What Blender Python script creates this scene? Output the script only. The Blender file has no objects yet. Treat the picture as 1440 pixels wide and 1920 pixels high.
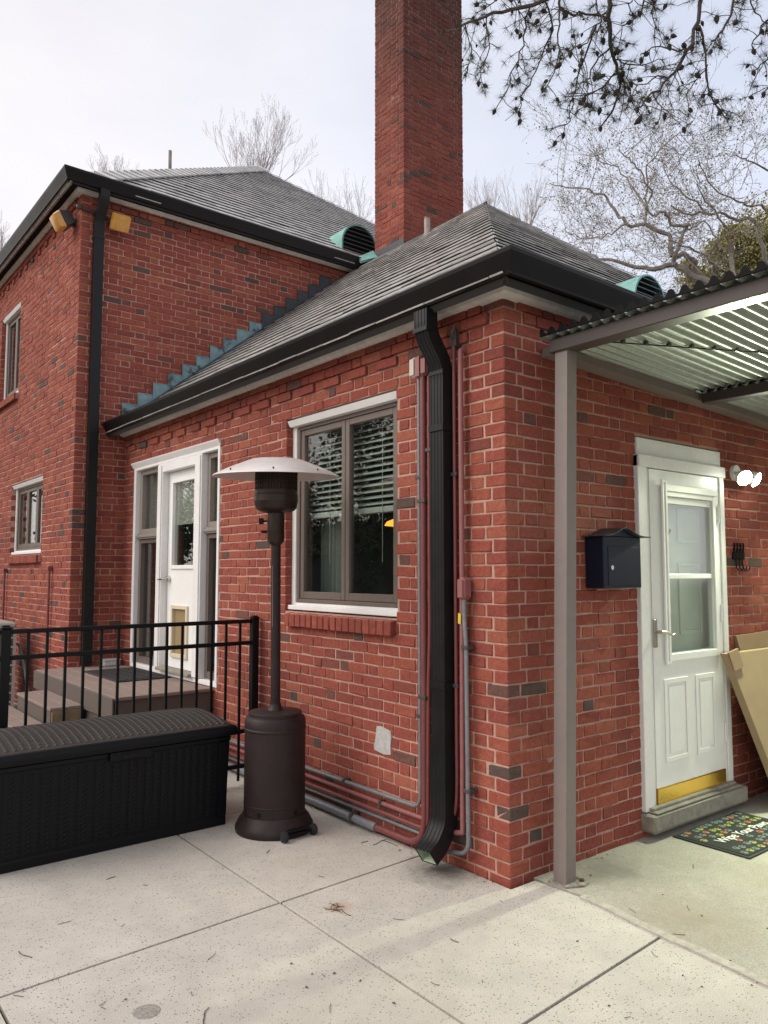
import bpy, bmesh, math, random
import numpy as np
from math import sin, cos, tan, pi, radians, sqrt, atan2, hypot
from mathutils import Vector, Matrix, Quaternion
random.seed(11); RNG = np.random.default_rng(11)
S = bpy.context.scene
COL = S.collection
# ------------------------------------------------------------------ camera
CAM_F, CAM_YAW, CAM_PITCH = 1455.456, radians(38.6185), radians(4.4183)
CAM_POS = np.array([-2.9736, -2.7189, 1.5577])
cd = bpy.data.cameras.new('camera'); cam = bpy.data.objects.new('camera', cd); COL.objects.link(cam)
cam.location = CAM_POS; cam.rotation_euler = (pi/2+CAM_PITCH, 0, -CAM_YAW)
cd.sensor_fit = 'VERTICAL'; cd.sensor_height = 36; cd.lens = CAM_F/1920*36; cd.clip_start = .05; cd.clip_end = 600
S.camera = cam
# ------------------------------------------------------------------ world, sun, exposure
SUN_EL, SUN_AZ = radians(38), radians(-62)          # azimuth from +Y towards +X : the glow is in the west, left of the frame
w = bpy.data.worlds.new('World'); S.world = w; w.use_nodes = True
nt = w.node_tree; nt.nodes.clear()
def wn(t, **k):
    n = nt.nodes.new(t)
    for a, b in k.items(): setattr(n, a, b)
    return n
out = wn('ShaderNodeOutputWorld'); bg = wn('ShaderNodeBackground'); bg.inputs[1].default_value = .11
sky = wn('ShaderNodeTexSky', sky_type='NISHITA', sun_disc=False, sun_elevation=SUN_EL, sun_rotation=SUN_AZ, air_density=1.0, dust_density=1.6, ozone_density=1.0)
tc = wn('ShaderNodeTexCoord'); mp = wn('ShaderNodeMapping'); mp.inputs['Scale'].default_value = (1.0, 1.0, 2.6)
nz = wn('ShaderNodeTexNoise'); nz.inputs['Scale'].default_value = 1.5; nz.inputs['Detail'].default_value = 5; nz.inputs['Roughness'].default_value = .5
cr = wn('ShaderNodeValToRGB'); cr.color_ramp.elements[0].position = .34; cr.color_ramp.elements[1].position = .66
cr.color_ramp.elements[0].color = (.72,.72,.72,1); cr.color_ramp.elements[1].color = (.97,.97,.97,1)
mx = wn('ShaderNodeMix', data_type='RGBA')
# thin cloud: bluish overhead, whiter towards the horizon and warm round the low sun
sepz = wn('ShaderNodeSeparateXYZ'); nt.links.new(tc.outputs['Generated'], sepz.inputs[0])
hz = wn('ShaderNodeMapRange', interpolation_type='SMOOTHSTEP'); hz.inputs[1].default_value = .62; hz.inputs[2].default_value = .02; nt.links.new(sepz.outputs[2], hz.inputs[0])
cmx = wn('ShaderNodeMix', data_type='RGBA'); cmx.inputs[6].default_value = (4.85, 5.25, 6.3, 1); cmx.inputs[7].default_value = (7.2, 7.0, 7.1, 1); nt.links.new(hz.outputs[0], cmx.inputs[0])
dt = wn('ShaderNodeVectorMath', operation='DOT_PRODUCT'); nt.links.new(tc.outputs['Generated'], dt.inputs[0])
dt.inputs[1].default_value = (sin(SUN_AZ)*cos(SUN_EL), cos(SUN_AZ)*cos(SUN_EL), sin(SUN_EL))
gl = wn('ShaderNodeMapRange', interpolation_type='SMOOTHSTEP'); gl.inputs[1].default_value = -.25; gl.inputs[2].default_value = 1.0; nt.links.new(dt.outputs['Value'], gl.inputs[0])
gmx = wn('ShaderNodeMix', data_type='RGBA'); gmx.inputs[7].default_value = (7.7, 7.0, 6.5, 1); nt.links.new(gl.outputs[0], gmx.inputs[0]); nt.links.new(cmx.outputs[2], gmx.inputs[6]); nt.links.new(gmx.outputs[2], mx.inputs[7])
nt.links.new(tc.outputs['Generated'], mp.inputs[0]); nt.links.new(mp.outputs[0], nz.inputs[0]); nt.links.new(nz.outputs[0], cr.inputs[0])
nt.links.new(cr.outputs[0], mx.inputs[0]); nt.links.new(sky.outputs[0], mx.inputs[6]); nt.links.new(mx.outputs[2], bg.inputs[0]); nt.links.new(bg.outputs[0], out.inputs[0])
sd = bpy.data.lights.new('sun', 'SUN'); sd.energy = 1.5; sd.angle = radians(50); sd.color = (1, .945, .885)
so = bpy.data.objects.new('sun', sd); COL.objects.link(so)
sv = Vector((sin(SUN_AZ)*cos(SUN_EL), cos(SUN_AZ)*cos(SUN_EL), sin(SUN_EL)))
so.rotation_euler = sv.to_track_quat('Z', 'Y').to_euler(); so.location = sv*60
S.view_settings.view_transform = 'Standard'; S.view_settings.look = 'None'; S.view_settings.gamma = 1; S.view_settings.exposure = .58
S.view_settings.use_curve_mapping = False
S.render.engine = 'CYCLES'; S.render.resolution_x = 768; S.render.resolution_y = 1024
# ------------------------------------------------------------------ camera maths (pixels of the 1440x1920 photograph)
_F0 = np.array([sin(CAM_YAW), cos(CAM_YAW), 0]); _R = np.array([cos(CAM_YAW), -sin(CAM_YAW), 0]); _U0 = np.array([0, 0, 1.])
_F = _F0*cos(CAM_PITCH)+_U0*sin(CAM_PITCH); _U = -_F0*sin(CAM_PITCH)+_U0*cos(CAM_PITCH)
def ray(x, y): return _F+_R*(x-720)/CAM_F+_U*(960-y)/CAM_F
def at_depth(x, y, d): return CAM_POS+ray(x, y)*d
def on_y(x, y, Y): d = ray(x, y); return CAM_POS+d*(Y-CAM_POS[1])/d[1]
def on_x(x, y, X): d = ray(x, y); return CAM_POS+d*(X-CAM_POS[0])/d[0]
def on_z(x, y, Z): d = ray(x, y); return CAM_POS+d*(Z-CAM_POS[2])/d[2]
def project(p):
    d = np.asarray(p, float)-CAM_POS; k = d@_F
    return 720+CAM_F*(d@_R)/k, 960-CAM_F*(d@_U)/k, k
# ------------------------------------------------------------------ helpers
ORG = {}
class MB:
    def __init__(s): s.v = []; s.f = []; s.mi = []
    def add(s, vs, fs):
        o = len(s.v); s.v.extend([tuple(map(float, p)) for p in vs]); s.f.extend([tuple(i+o for i in f) for f in fs]); return s
    def box(s, x0, x1, y0, y1, z0, z1):
        return s.add([(x0,y0,z0),(x1,y0,z0),(x1,y1,z0),(x0,y1,z0),(x0,y0,z1),(x1,y0,z1),(x1,y1,z1),(x0,y1,z1)],
                     [(0,3,2,1),(4,5,6,7),(0,1,5,4),(1,2,6,5),(2,3,7,6),(3,0,4,7)])
    def cbox(s, x0, x1, y0, y1, z0, z1, c=.004):
        vs, fs = chamfer(x1-x0, y1-y0, z1-z0, c)
        return s.add(np.array(vs)+np.array([(x0+x1)/2,(y0+y1)/2,(z0+z1)/2]), fs)
    def prism(s, poly, vec):
        n = len(poly); poly = [np.asarray(p, float) for p in poly]; vec = np.asarray(vec, float)
        return s.add(poly+[p+vec for p in poly], [tuple(range(n))[::-1], tuple(range(n, 2*n))]+[(i, (i+1)%n, n+(i+1)%n, n+i) for i in range(n)])
    def tube(s, pts, r, n=8, cap=True):
        pts = [np.asarray(p, float) for p in pts]; m = len(pts)
        rs = [r]*m if np.isscalar(r) else list(r)
        t0 = pts[1]-pts[0]; t0 /= np.linalg.norm(t0)+1e-12
        a = np.array([0,0,1.]) if abs(t0[2]) < .9 else np.array([1.,0,0])
        u = np.cross(t0, a); u /= np.linalg.norm(u)
        vs = []
        for i, p in enumerate(pts):
            t = pts[min(i+1, m-1)]-pts[max(i-1, 0)]; t /= np.linalg.norm(t)+1e-12
            u = u-t*(u@t); u /= np.linalg.norm(u)+1e-12; w_ = np.cross(t, u)
            for k in range(n):
                an = 2*pi*k/n; vs.append(p+rs[i]*(cos(an)*u+sin(an)*w_))
        fs = [(i*n+k, i*n+(k+1)%n, (i+1)*n+(k+1)%n, (i+1)*n+k) for i in range(m-1) for k in range(n)]
        if cap: fs += [tuple(range(n))[::-1], tuple(range((m-1)*n, m*n))]
        return s.add(vs, fs)
    def sweep(s, pts, prof, u0=None, cap=True):
        """profile (a,b) list swept along pts; a along u, b along t x u"""
        pts = [np.asarray(p, float) for p in pts]; m = len(pts); n = len(prof)
        t0 = pts[1]-pts[0]; t0 /= np.linalg.norm(t0); u = np.asarray(u0, float)
        vs = []
        for i, p in enumerate(pts):
            ta = pts[i]-pts[i-1] if i else t0; tb = pts[i+1]-pts[i] if i < m-1 else ta
            ta = ta/np.linalg.norm(ta); tb = tb/np.linalg.norm(tb); t = ta+tb; t /= np.linalg.norm(t)
            k = 1/max(.5, t@tb)
            uu = u-t*(u@t); uu /= np.linalg.norm(uu); ww = np.cross(t, uu)
            for a, b in prof: vs.append(p+uu*a+ww*b*k)
        fs = [(i*n+k, i*n+(k+1)%n, (i+1)*n+(k+1)%n, (i+1)*n+k) for i in range(m-1) for k in range(n)]
        if cap: fs += [tuple(range(n))[::-1], tuple(range((m-1)*n, m*n))]
        return s.add(vs, fs)
    def lathe(s, prof, c=(0,0,0), n=40, cap=True):
        m = len(prof); c = np.asarray(c, float); vs = []
        for r, z in prof:
            for k in range(n): vs.append(c+np.array([r*cos(2*pi*k/n), r*sin(2*pi*k/n), z]))
        fs = [(i*n+k, i*n+(k+1)%n, (i+1)*n+(k+1)%n, (i+1)*n+k) for i in range(m-1) for k in range(n)]
        if cap:
            if prof[0][0] > 1e-4: fs.append(tuple(range(n))[::-1])
            if prof[-1][0] > 1e-4: fs.append(tuple(range((m-1)*n, m*n)))
        return s.add(vs, fs)
    def disc(s, c, axis, r, h, n=16):
        c = np.asarray(c, float); ax = np.asarray(axis, float); ax = ax/np.linalg.norm(ax)
        return s.tube([c-ax*h/2, c+ax*h/2], r, n)
    def ball(s, c, r, n=8, m=6, sc=(1,1,1)):
        vs = []; c = np.asarray(c, float)
        for i in range(m+1):
            th = pi*i/m
            for k in range(n):
                ph = 2*pi*k/n; vs.append(c+r*np.array([sc[0]*sin(th)*cos(ph), sc[1]*sin(th)*sin(ph), sc[2]*cos(th)]))
        return s.add(vs, [(i*n+k, (i+1)*n+k, (i+1)*n+(k+1)%n, i*n+(k+1)%n) for i in range(m) for k in range(n)])
    def mesh(s, name, off=(0,0,0), smooth=False, fix=True):
        me = bpy.data.meshes.new(name)
        vs = np.array(s.v, float)-np.array(off) if s.v else np.zeros((0,3))
        me.from_pydata(vs.tolist(), [], s.f); me.update()
        if fix:
            b = bmesh.new(); b.from_mesh(me); bmesh.ops.recalc_face_normals(b, faces=b.faces); b.to_mesh(me); b.free()
        if smooth:
            me.polygons.foreach_set('use_smooth', [True]*len(me.polygons)); me.set_sharp_from_angle(angle=radians(smooth if smooth > 1 else 35))
        return me
    def build(s, name, mat, parent=None, smooth=False, fix=True):
        o_ = ORG.get(parent.name, (0,0,0)) if parent else (0,0,0)
        me = s.mesh(name, o_, smooth, fix)
        if mat: me.materials.append(mat)
        o = bpy.data.objects.new(name, me); COL.objects.link(o)
        if parent: o.parent = parent
        ORG[o.name] = o_
        return o
_CH = {}
def chamfer(dx, dy, dz, c):
    """24-vert chamfered box centred on origin"""
    h = (dx/2, dy/2, dz/2); c = min(c, min(h)*.6); vs = []; idx = {}
    for sx in (-1,1):
        for sy in (-1,1):
            for sz in (-1,1):
                for ax in range(3):
                    p = [sx*(h[0]-c), sy*(h[1]-c), sz*(h[2]-c)]; p[ax] = (sx,sy,sz)[ax]*h[ax]
                    idx[(sx,sy,sz,ax)] = len(vs); vs.append(tuple(p))
    if 'f' not in _CH:
        fs = []
        for ax in range(3):
            a, b = [(1,2),(2,0),(0,1)][ax]
            for s_ in (-1,1):
                q = []
                for u_, v_ in ((-1,-1),(1,-1),(1,1),(-1,1)):
                    k = [0,0,0]; k[ax] = s_; k[a] = u_; k[b] = v_; q.append(idx[(*k, ax)])
                fs.append(tuple(q if s_ > 0 else q[::-1]))
            for u_ in (-1,1):
                for v_ in (-1,1):
                    q = []
                    for s_, which in ((-1,a),(1,a),(1,b),(-1,b)):
                        k = [0,0,0]; k[ax] = s_; k[a] = u_; k[b] = v_; q.append(idx[(*k, which)])
                    fs.append(tuple(q if u_*v_ < 0 else q[::-1]))
        for sx in (-1,1):
            for sy in (-1,1):
                for sz in (-1,1):
                    t = tuple(idx[(sx,sy,sz,k)] for k in range(3)); fs.append(t if sx*sy*sz > 0 else t[::-1])
        _CH['f'] = fs
    return vs, _CH['f']
def tag(o, label=None, cat=None, group=None, kind=None):
    if label: o['label'] = label
    if cat: o['category'] = cat
    if group: o['group'] = group
    if kind: o['kind'] = kind
    return o
def empty(name, loc, label=None, cat=None, group=None):
    o = bpy.data.objects.new(name, None); COL.objects.link(o); o.location = loc; o.empty_display_size = .1
    ORG[o.name] = tuple(loc); tag(o, label, cat, group); return o
# ------------------------------------------------------------------ materials
def mat(name, col, rough=.6, metal=0, spec=None, var=0, vscale=20, bump=0, bscale=60, bdist=.002, emit=None, estr=0, var2=0, v2scale=2, dirt=None, coat=0):
    m = bpy.data.materials.new(name); m.use_nodes = True; n = m.node_tree; b = n.nodes['Principled BSDF']
    b.inputs['Base Color'].default_value = (*col, 1); b.inputs['Roughness'].default_value = rough; b.inputs['Metallic'].default_value = metal
    if spec is not None: b.inputs['Specular IOR Level'].default_value = spec
    if coat: b.inputs['Coat Weight'].default_value = coat; b.inputs['Coat Roughness'].default_value = .15
    if emit: b.inputs['Emission Color'].default_value = (*emit, 1); b.inputs['Emission Strength'].default_value = estr
    co = n.nodes.new('ShaderNodeTexCoord'); last = None
    def noise(scale, det=4, ro=.6):
        t = n.nodes.new('ShaderNodeTexNoise'); t.inputs['Scale'].default_value = scale; t.inputs['Detail'].default_value = det; t.inputs['Roughness'].default_value = ro
        n.links.new(co.outputs['Object'], t.inputs[0]); return t
    for amt, sc in ((var, vscale), (var2, v2scale)):
        if not amt: continue
        t = noise(sc); r = n.nodes.new('ShaderNodeMapRange'); r.inputs[1].default_value = .3; r.inputs[2].default_value = .7
        r.inputs[3].default_value = 1-amt; r.inputs[4].default_value = 1+amt*.6
        n.links.new(t.outputs[0], r.inputs[0])
        x = n.nodes.new('ShaderNodeMix'); x.data_type = 'RGBA'; x.blend_type = 'MULTIPLY'; x.inputs[0].default_value = 1
        if last: n.links.new(last, x.inputs[6])
        else: x.inputs[6].default_value = (*col, 1)
        n.links.new(r.outputs[0], x.inputs[7]); last = x.outputs[2]
        q = n.nodes.new('ShaderNodeMapRange'); q.inputs[3].default_value = max(.03, rough-.08); q.inputs[4].default_value = min(1, rough+.1)
        n.links.new(t.outputs[0], q.inputs[0]); n.links.new(q.outputs[0], b.inputs['Roughness'])
    if dirt:
        t = noise(dirt[1], 6, .7); r = n.nodes.new('ShaderNodeMapRange'); r.inputs[1].default_value = dirt[2]; r.inputs[2].default_value = dirt[2]+.12
        n.links.new(t.outputs[0], r.inputs[0])
        x = n.nodes.new('ShaderNodeMix'); x.data_type = 'RGBA'; x.inputs[7].default_value = (*dirt[0], 1)
        if last: n.links.new(last, x.inputs[6])
        else: x.inputs[6].default_value = (*col, 1)
        n.links.new(r.outputs[0], x.inputs[0]); last = x.outputs[2]
    if last: n.links.new(last, b.inputs['Base Color'])
    if bump:
        t = noise(bscale, 5); u = n.nodes.new('ShaderNodeBump'); u.inputs['Strength'].default_value = bump; u.inputs['Distance'].default_value = bdist
        n.links.new(t.outputs[0], u.inputs['Height']); n.links.new(u.outputs[0], b.inputs['Normal'])
    return m
def brick_mat(name, objattr, soot=False):
    m = bpy.data.materials.new(name); m.use_nodes = True; n = m.node_tree; b = n.nodes['Principled BSDF']; L = n.links.new
    at = n.nodes.new('ShaderNodeAttribute'); at.attribute_type = 'OBJECT' if objattr else 'GEOMETRY'; at.attribute_name = 'rnd'
    r = n.nodes.new('ShaderNodeValToRGB'); e = r.color_ramp.elements
    stops = [(0,(.085,.060,.052)),(.018,(.11,.066,.055)),(.034,(.165,.064,.050)),(.06,(.212,.058,.044)),(.16,(.242,.060,.045)),(.4,(.264,.066,.047)),(.65,(.280,.072,.049)),(.88,(.300,.083,.053)),(1,(.315,.100,.062))]
    e[0].position, e[0].color = 0, (*stops[0][1],1); e[1].position, e[1].color = 1, (*stops[-1][1],1)
    for p, c in stops[1:-1]: x = e.new(p); x.color = (*c,1)
    L(at.outputs['Fac'], r.inputs[0])
    geo = n.nodes.new('ShaderNodeNewGeometry')
    def noise(scale, det=4, ro=.6):
        t = n.nodes.new('ShaderNodeTexNoise'); t.inputs['Scale'].default_value = scale; t.inputs['Detail'].default_value = det; t.inputs['Roughness'].default_value = ro
        L(geo.outputs['Position'], t.inputs[0]); return t
    def mul(a, fac_out, lo, hi, f0=.3, f1=.7):
        q = n.nodes.new('ShaderNodeMapRange'); q.inputs[1].default_value = f0; q.inputs[2].default_value = f1; q.inputs[3].default_value = lo; q.inputs[4].default_value = hi
        L(fac_out, q.inputs[0]); x = n.nodes.new('ShaderNodeMix'); x.data_type = 'RGBA'; x.blend_type = 'MULTIPLY'; x.inputs[0].default_value = 1
        L(a, x.inputs[6]); L(q.outputs[0], x.inputs[7]); return x.outputs[2]
    t1 = noise(38, 5, .7); t2 = noise(190, 3, .6); t3 = noise(1.1, 4)
    c = mul(r.outputs[0], t1.outputs[0], .76, 1.18); c = mul(c, t2.outputs[0], .45, 1.05, .30, .46); c = mul(c, t3.outputs[0], .88, 1.08)
    # pale mortar smears
    t4 = noise(24, 6, .75); q = n.nodes.new('ShaderNodeMapRange'); q.inputs[1].default_value = .66; q.inputs[2].default_value = .80; q.inputs[4].default_value = .4
    L(t4.outputs[0], q.inputs[0]); x = n.nodes.new('ShaderNodeMix'); x.data_type = 'RGBA'; x.inputs[7].default_value = (.44,.25,.19,1); L(q.outputs[0], x.inputs[0]); L(c, x.inputs[6]); c = x.outputs[2]
    if soot:
        sp = n.nodes.new('ShaderNodeSeparateXYZ'); L(geo.outputs['Position'], sp.inputs[0])
        mp_ = n.nodes.new('ShaderNodeMapping'); mp_.inputs['Scale'].default_value = (3,3,.7); L(geo.outputs['Position'], mp_.inputs[0])
        t5 = noise(1, 5, .7); L(mp_.outputs[0], t5.inputs[0])
        ad = n.nodes.new('ShaderNodeMath'); ad.operation = 'MULTIPLY_ADD'; ad.inputs[1].default_value = 2.6; L(t5.outputs[0], ad.inputs[0]); L(sp.outputs[2], ad.inputs[2])
        q = n.nodes.new('ShaderNodeMapRange'); q.inputs[1].default_value = 7.6; q.inputs[2].default_value = 10.6; q.inputs[3].default_value = 0; q.inputs[4].default_value = .82; L(ad.outputs[0], q.inputs[0])
        x = n.nodes.new('ShaderNodeMix'); x.data_type = 'RGBA'; x.inputs[7].default_value = (.05,.026,.022,1); L(q.outputs[0], x.inputs[0]); L(c, x.inputs[6]); c = x.outputs[2]
    L(c, b.inputs['Base Color']); b.inputs['Roughness'].default_value = .86; b.inputs['Specular IOR Level'].default_value = .25
    bu = n.nodes.new('ShaderNodeBump'); bu.inputs['Strength'].default_value = .8; bu.inputs['Distance'].default_value = .005
    ma = n.nodes.new('ShaderNodeMath'); ma.operation = 'ADD'; L(t1.outputs[0], ma.inputs[0]); L(t2.outputs[0], ma.inputs[1]); L(ma.outputs[0], bu.inputs['Height']); L(bu.outputs[0], b.inputs['Normal'])
    return m
M = {}
M['brick'] = brick_mat('brick_red', False); M['brick_o'] = brick_mat('brick_red_single', True); M['brick_soot'] = brick_mat('brick_chimney', False, True); M['brick_soot_o'] = brick_mat('brick_chimney_single', True, True)
M['mortar'] = mat('mortar', (.45,.275,.22), .95, var=.18, vscale=30, var2=.2, v2scale=1.5, bump=.8, bscale=140, bdist=.003, spec=.1)
M['mortar_soot'] = mat('mortar_chimney', (.27,.135,.11), .95, var=.25, vscale=30, var2=.3, v2scale=1.5, bump=.6, bscale=140)
M['white'] = mat('white_paint', (.74,.73,.72), .45, var=.05, vscale=30, var2=.06, v2scale=3, bump=.1, bscale=40, dirt=((.42,.37,.31), 14, .66))
M['white_door'] = mat('white_door_paint', (.80,.80,.78), .35, var=.03, vscale=25, var2=.04, v2scale=2.5, bump=.05, bscale=60, dirt=((.55,.51,.45), 9, .74))
M['trim_old'] = mat('weathered_white_trim', (.62,.585,.54), .6, var=.15, vscale=25, var2=.15, v2scale=2, bump=.3, bscale=60, dirt=((.26,.21,.16), 11, .64))
M['soffit'] = mat('dark_soffit', (.009,.0065,.0065), .7, spec=.12, var=.15, vscale=20)
M['gutter'] = mat('black_gutter_metal', (.0075,.0064,.0068), .34, spec=.22, var=.12, vscale=18, var2=.1, v2scale=3, bump=.02, bscale=14, bdist=.004)
M['black'] = mat('black_powder_coat', (.0042,.0046,.0055), .42, spec=.22, var=.1, vscale=60, bump=.05, bscale=200)
M['spout'] = mat('black_downspout', (.0085,.0085,.009), .40, spec=.25, var=.2, vscale=14, dirt=((.05,.048,.045), 24, .72))
M['spout_in'] = mat('pale_green_inside', (.36,.45,.32), .6, var=.2, vscale=30)
M['bronze'] = mat('brown_window_frame', (.13,.10,.085), .45, var=.1, vscale=30)
M['bronze2'] = mat('taupe_window_frame', (.24,.205,.18), .5, var=.08, vscale=30)
M['taupe'] = mat('taupe_canopy_paint', (.205,.172,.158), .45, var=.06, vscale=20, var2=.08, v2scale=2, bump=.05, bscale=30, dirt=((.12,.085,.07), 22, .72))
M['taupe_dark'] = mat('brown_beam_paint', (.062,.048,.046), .45, spec=.3, var=.08, vscale=20, var2=.1, v2scale=2)
M['heater'] = mat('dark_bronze_hammered', (.026,.0155,.016), .5, metal=.1, spec=.3, var=.18, vscale=16, var2=.15, v2scale=4, bump=.25, bscale=240, bdist=.001)
M['heater_head'] = mat('heater_head_dark', (.035,.022,.016), .38, metal=.5, var=.25, vscale=22)
M['alu'] = mat('brushed_reflector', (.66,.62,.60), .42, metal=.35, var=.08, vscale=14, var2=.06, v2scale=4)
M['resin'] = mat('black_resin', (.0034,.0036,.0052), .42, spec=.2, var=.15, vscale=50, bump=.1, bscale=200, bdist=.001)
M['resin_lid'] = mat('dark_grey_resin_lid', (.042,.037,.034), .55, spec=.25, var=.2, vscale=40, bump=.1, bscale=200, dirt=((.11,.10,.085), 60, .70))
M['rubber'] = mat('black_rubber', (.017,.017,.018), .75, var=.2, vscale=80, bump=.4, bscale=200)
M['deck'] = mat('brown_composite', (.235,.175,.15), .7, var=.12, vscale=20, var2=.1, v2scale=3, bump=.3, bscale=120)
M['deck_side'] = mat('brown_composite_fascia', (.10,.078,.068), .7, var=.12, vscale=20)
M['raw_wood'] = mat('treated_wood', (.20,.14,.08), .8, var=.4, vscale=8, bump=.4, bscale=40)
M['copper'] = mat('verdigris_copper', (.20,.42,.38), .6, metal=.1, var=.25, vscale=14, var2=.2, v2scale=3)
M['flash'] = mat('blue_green_flashing', (.20,.32,.345), .55, metal=.15, var=.25, vscale=9, var2=.2, v2scale=3, dirt=((.035,.042,.048), 10, .53))
M['flash_dark'] = mat('dark_flashing', (.045,.052,.06), .5, metal=.2, var=.3, vscale=9)
M['louver'] = mat('dark_louver', (.055,.065,.075), .55, var=.15, vscale=20)
M['red_pipe'] = mat('red_painted_conduit', (.17,.045,.044), .45, var=.15, vscale=30, var2=.12, v2scale=5, dirt=((.34,.17,.15), 40, .68))
M['pink_pipe'] = mat('faded_red_conduit', (.25,.09,.088), .5, var=.15, vscale=30)
M['grey_pipe'] = mat('galvanised_conduit', (.20,.21,.225), .42, metal=.3, var=.15, vscale=40, var2=.1, v2scale=5)
M['steel'] = mat('stainless', (.55,.53,.50), .25, metal=.9)
M['silver'] = mat('worn_silver_handle', (.42,.37,.30), .3, metal=.85)
M['brass'] = mat('brass_kick_plate', (.78,.50,.10), .22, metal=.9, var=.06, vscale=12)
M['stone'] = mat('grey_stone_sill', (.27,.25,.21), .85, var=.25, vscale=22, var2=.15, v2scale=4, bump=.6, bscale=60)
M['navy'] = mat('dark_navy_mailbox', (.0040,.0075,.021), .42, spec=.25, var=.1, vscale=30)
M['navy_lid'] = mat('worn_mailbox_lid', (.035,.035,.035), .5, var=.5, vscale=18, dirt=((.20,.19,.17), 26, .56))
M['card'] = mat('tan_cardboard', (.33,.235,.14), .85, var=.08, vscale=10, bump=.15, bscale=40)
M['card2'] = mat('brown_cardboard', (.25,.165,.095), .85, var=.08, vscale=10, bump=.15, bscale=40)
M['mat_base'] = mat('charcoal_mat', (.022,.026,.024), .95, var=.4, vscale=220, bump=.8, bscale=300)
M['mat_edge'] = mat('mat_rubber_edge', (.016,.017,.016), .6)
M['p_orange'] = mat('paw_orange', (.45,.15,.07), .95, var=.2, vscale=200); M['p_green'] = mat('paw_lime', (.31,.34,.08), .95, var=.2, vscale=200); M['p_grey'] = mat('paw_blue_grey', (.16,.20,.19), .95, var=.2, vscale=200); M['p_white'] = mat('mat_lettering', (.75,.75,.68), .9)
M['amber'] = mat('amber_lens', (.56,.27,.05), .3, var=.15, vscale=14, coat=.3)
M['dark_metal'] = mat('dark_metal_housing', (.05,.045,.042), .5)
M['wood_dark'] = mat('interior_dark', (.02,.024,.023), .9)
M['int_wall'] = mat('interior_wall', (.16,.19,.18), .9)
M['slatblind'] = mat('grey_green_blind', (.50,.54,.51), .55)
M['blindwhite'] = mat('white_blind', (.62,.63,.58), .7, bump=0)
M['curtain'] = mat('pale_curtain', (.30,.33,.31), .9)
M['patch'] = mat('grey_cement_patch', (.43,.42,.40), .9, var=.2, vscale=40, bump=.6, bscale=70)
M['yellow'] = mat('yellow_tag', (.65,.45,.02), .6)
M['label'] = mat('pale_label', (.55,.52,.49), .6, var=.3, vscale=120)
M['ac'] = mat('beige_condenser', (.35,.33,.30), .5, var=.08, vscale=20); M['ac_in'] = mat('condenser_fins', (.04,.04,.042), .6)
M['black_iron'] = mat('black_iron', (.008,.0078,.0078), .7, spec=.1)
def galv():
    m = mat('galvanised_sheet', (.50,.53,.51), .38, metal=.75); n = m.node_tree; b = n.nodes['Principled BSDF']; co = n.nodes.new('ShaderNodeTexCoord')
    v = n.nodes.new('ShaderNodeTexVoronoi'); v.inputs['Scale'].default_value = 70; n.links.new(co.outputs['Object'], v.inputs[0])
    t = n.nodes.new('ShaderNodeTexNoise'); t.inputs['Scale'].default_value = 5; t.inputs['Detail'].default_value = 5; n.links.new(co.outputs['Object'], t.inputs[0])
    r = n.nodes.new('ShaderNodeValToRGB'); r.color_ramp.elements[0].color = (.26,.29,.275,1); r.color_ramp.elements[1].color = (.46,.49,.46,1)
    x = n.nodes.new('ShaderNodeMix'); x.inputs[0].default_value = .5; n.links.new(v.outputs['Color'], x.inputs[2]); n.links.new(t.outputs[0], x.inputs[3])
    n.links.new(x.outputs[0], r.inputs[0]); n.links.new(r.outputs[0], b.inputs['Base Color'])
    q = n.nodes.new('ShaderNodeMapRange'); q.inputs[3].default_value = .42; q.inputs[4].default_value = .68; n.links.new(t.outputs[0], q.inputs[0]); n.links.new(q.outputs[0], b.inputs['Roughness'])
    return m
M['galv'] = galv()
def glass(name, tint=(.80,.88,.85), rough=0.0, boost=0.0):
    m = bpy.data.materials.new(name); m.use_nodes = True; n = m.node_tree; n.nodes.clear(); o = n.nodes.new('ShaderNodeOutputMaterial')
    t = n.nodes.new('ShaderNodeBsdfTransparent'); t.inputs[0].default_value = (*tint,1); g = n.nodes.new('ShaderNodeBsdfGlossy'); g.inputs['Roughness'].default_value = rough
    lw_ = n.nodes.new('ShaderNodeLayerWeight'); f = n.nodes.new('ShaderNodeMath'); f.operation = 'POWER'; f.inputs[1].default_value = 3.2; n.links.new(lw_.outputs['Facing'], f.inputs[0])
    a = n.nodes.new('ShaderNodeMath'); a.operation = 'MULTIPLY_ADD'; a.inputs[1].default_value = .9; a.inputs[2].default_value = boost+.05; a.use_clamp = True; n.links.new(f.outputs[0], a.inputs[0])
    x = n.nodes.new('ShaderNodeMixShader'); n.links.new(a.outputs[0], x.inputs[0]); n.links.new(t.outputs[0], x.inputs[1]); n.links.new(g.outputs[0], x.inputs[2]); n.links.new(x.outputs[0], o.inputs[0])
    return m
M['glass'] = glass('window_glass', (.90,.925,.905)); M['glass_low'] = glass('door_glass', (.90,.94,.91), .08, .05)
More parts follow.
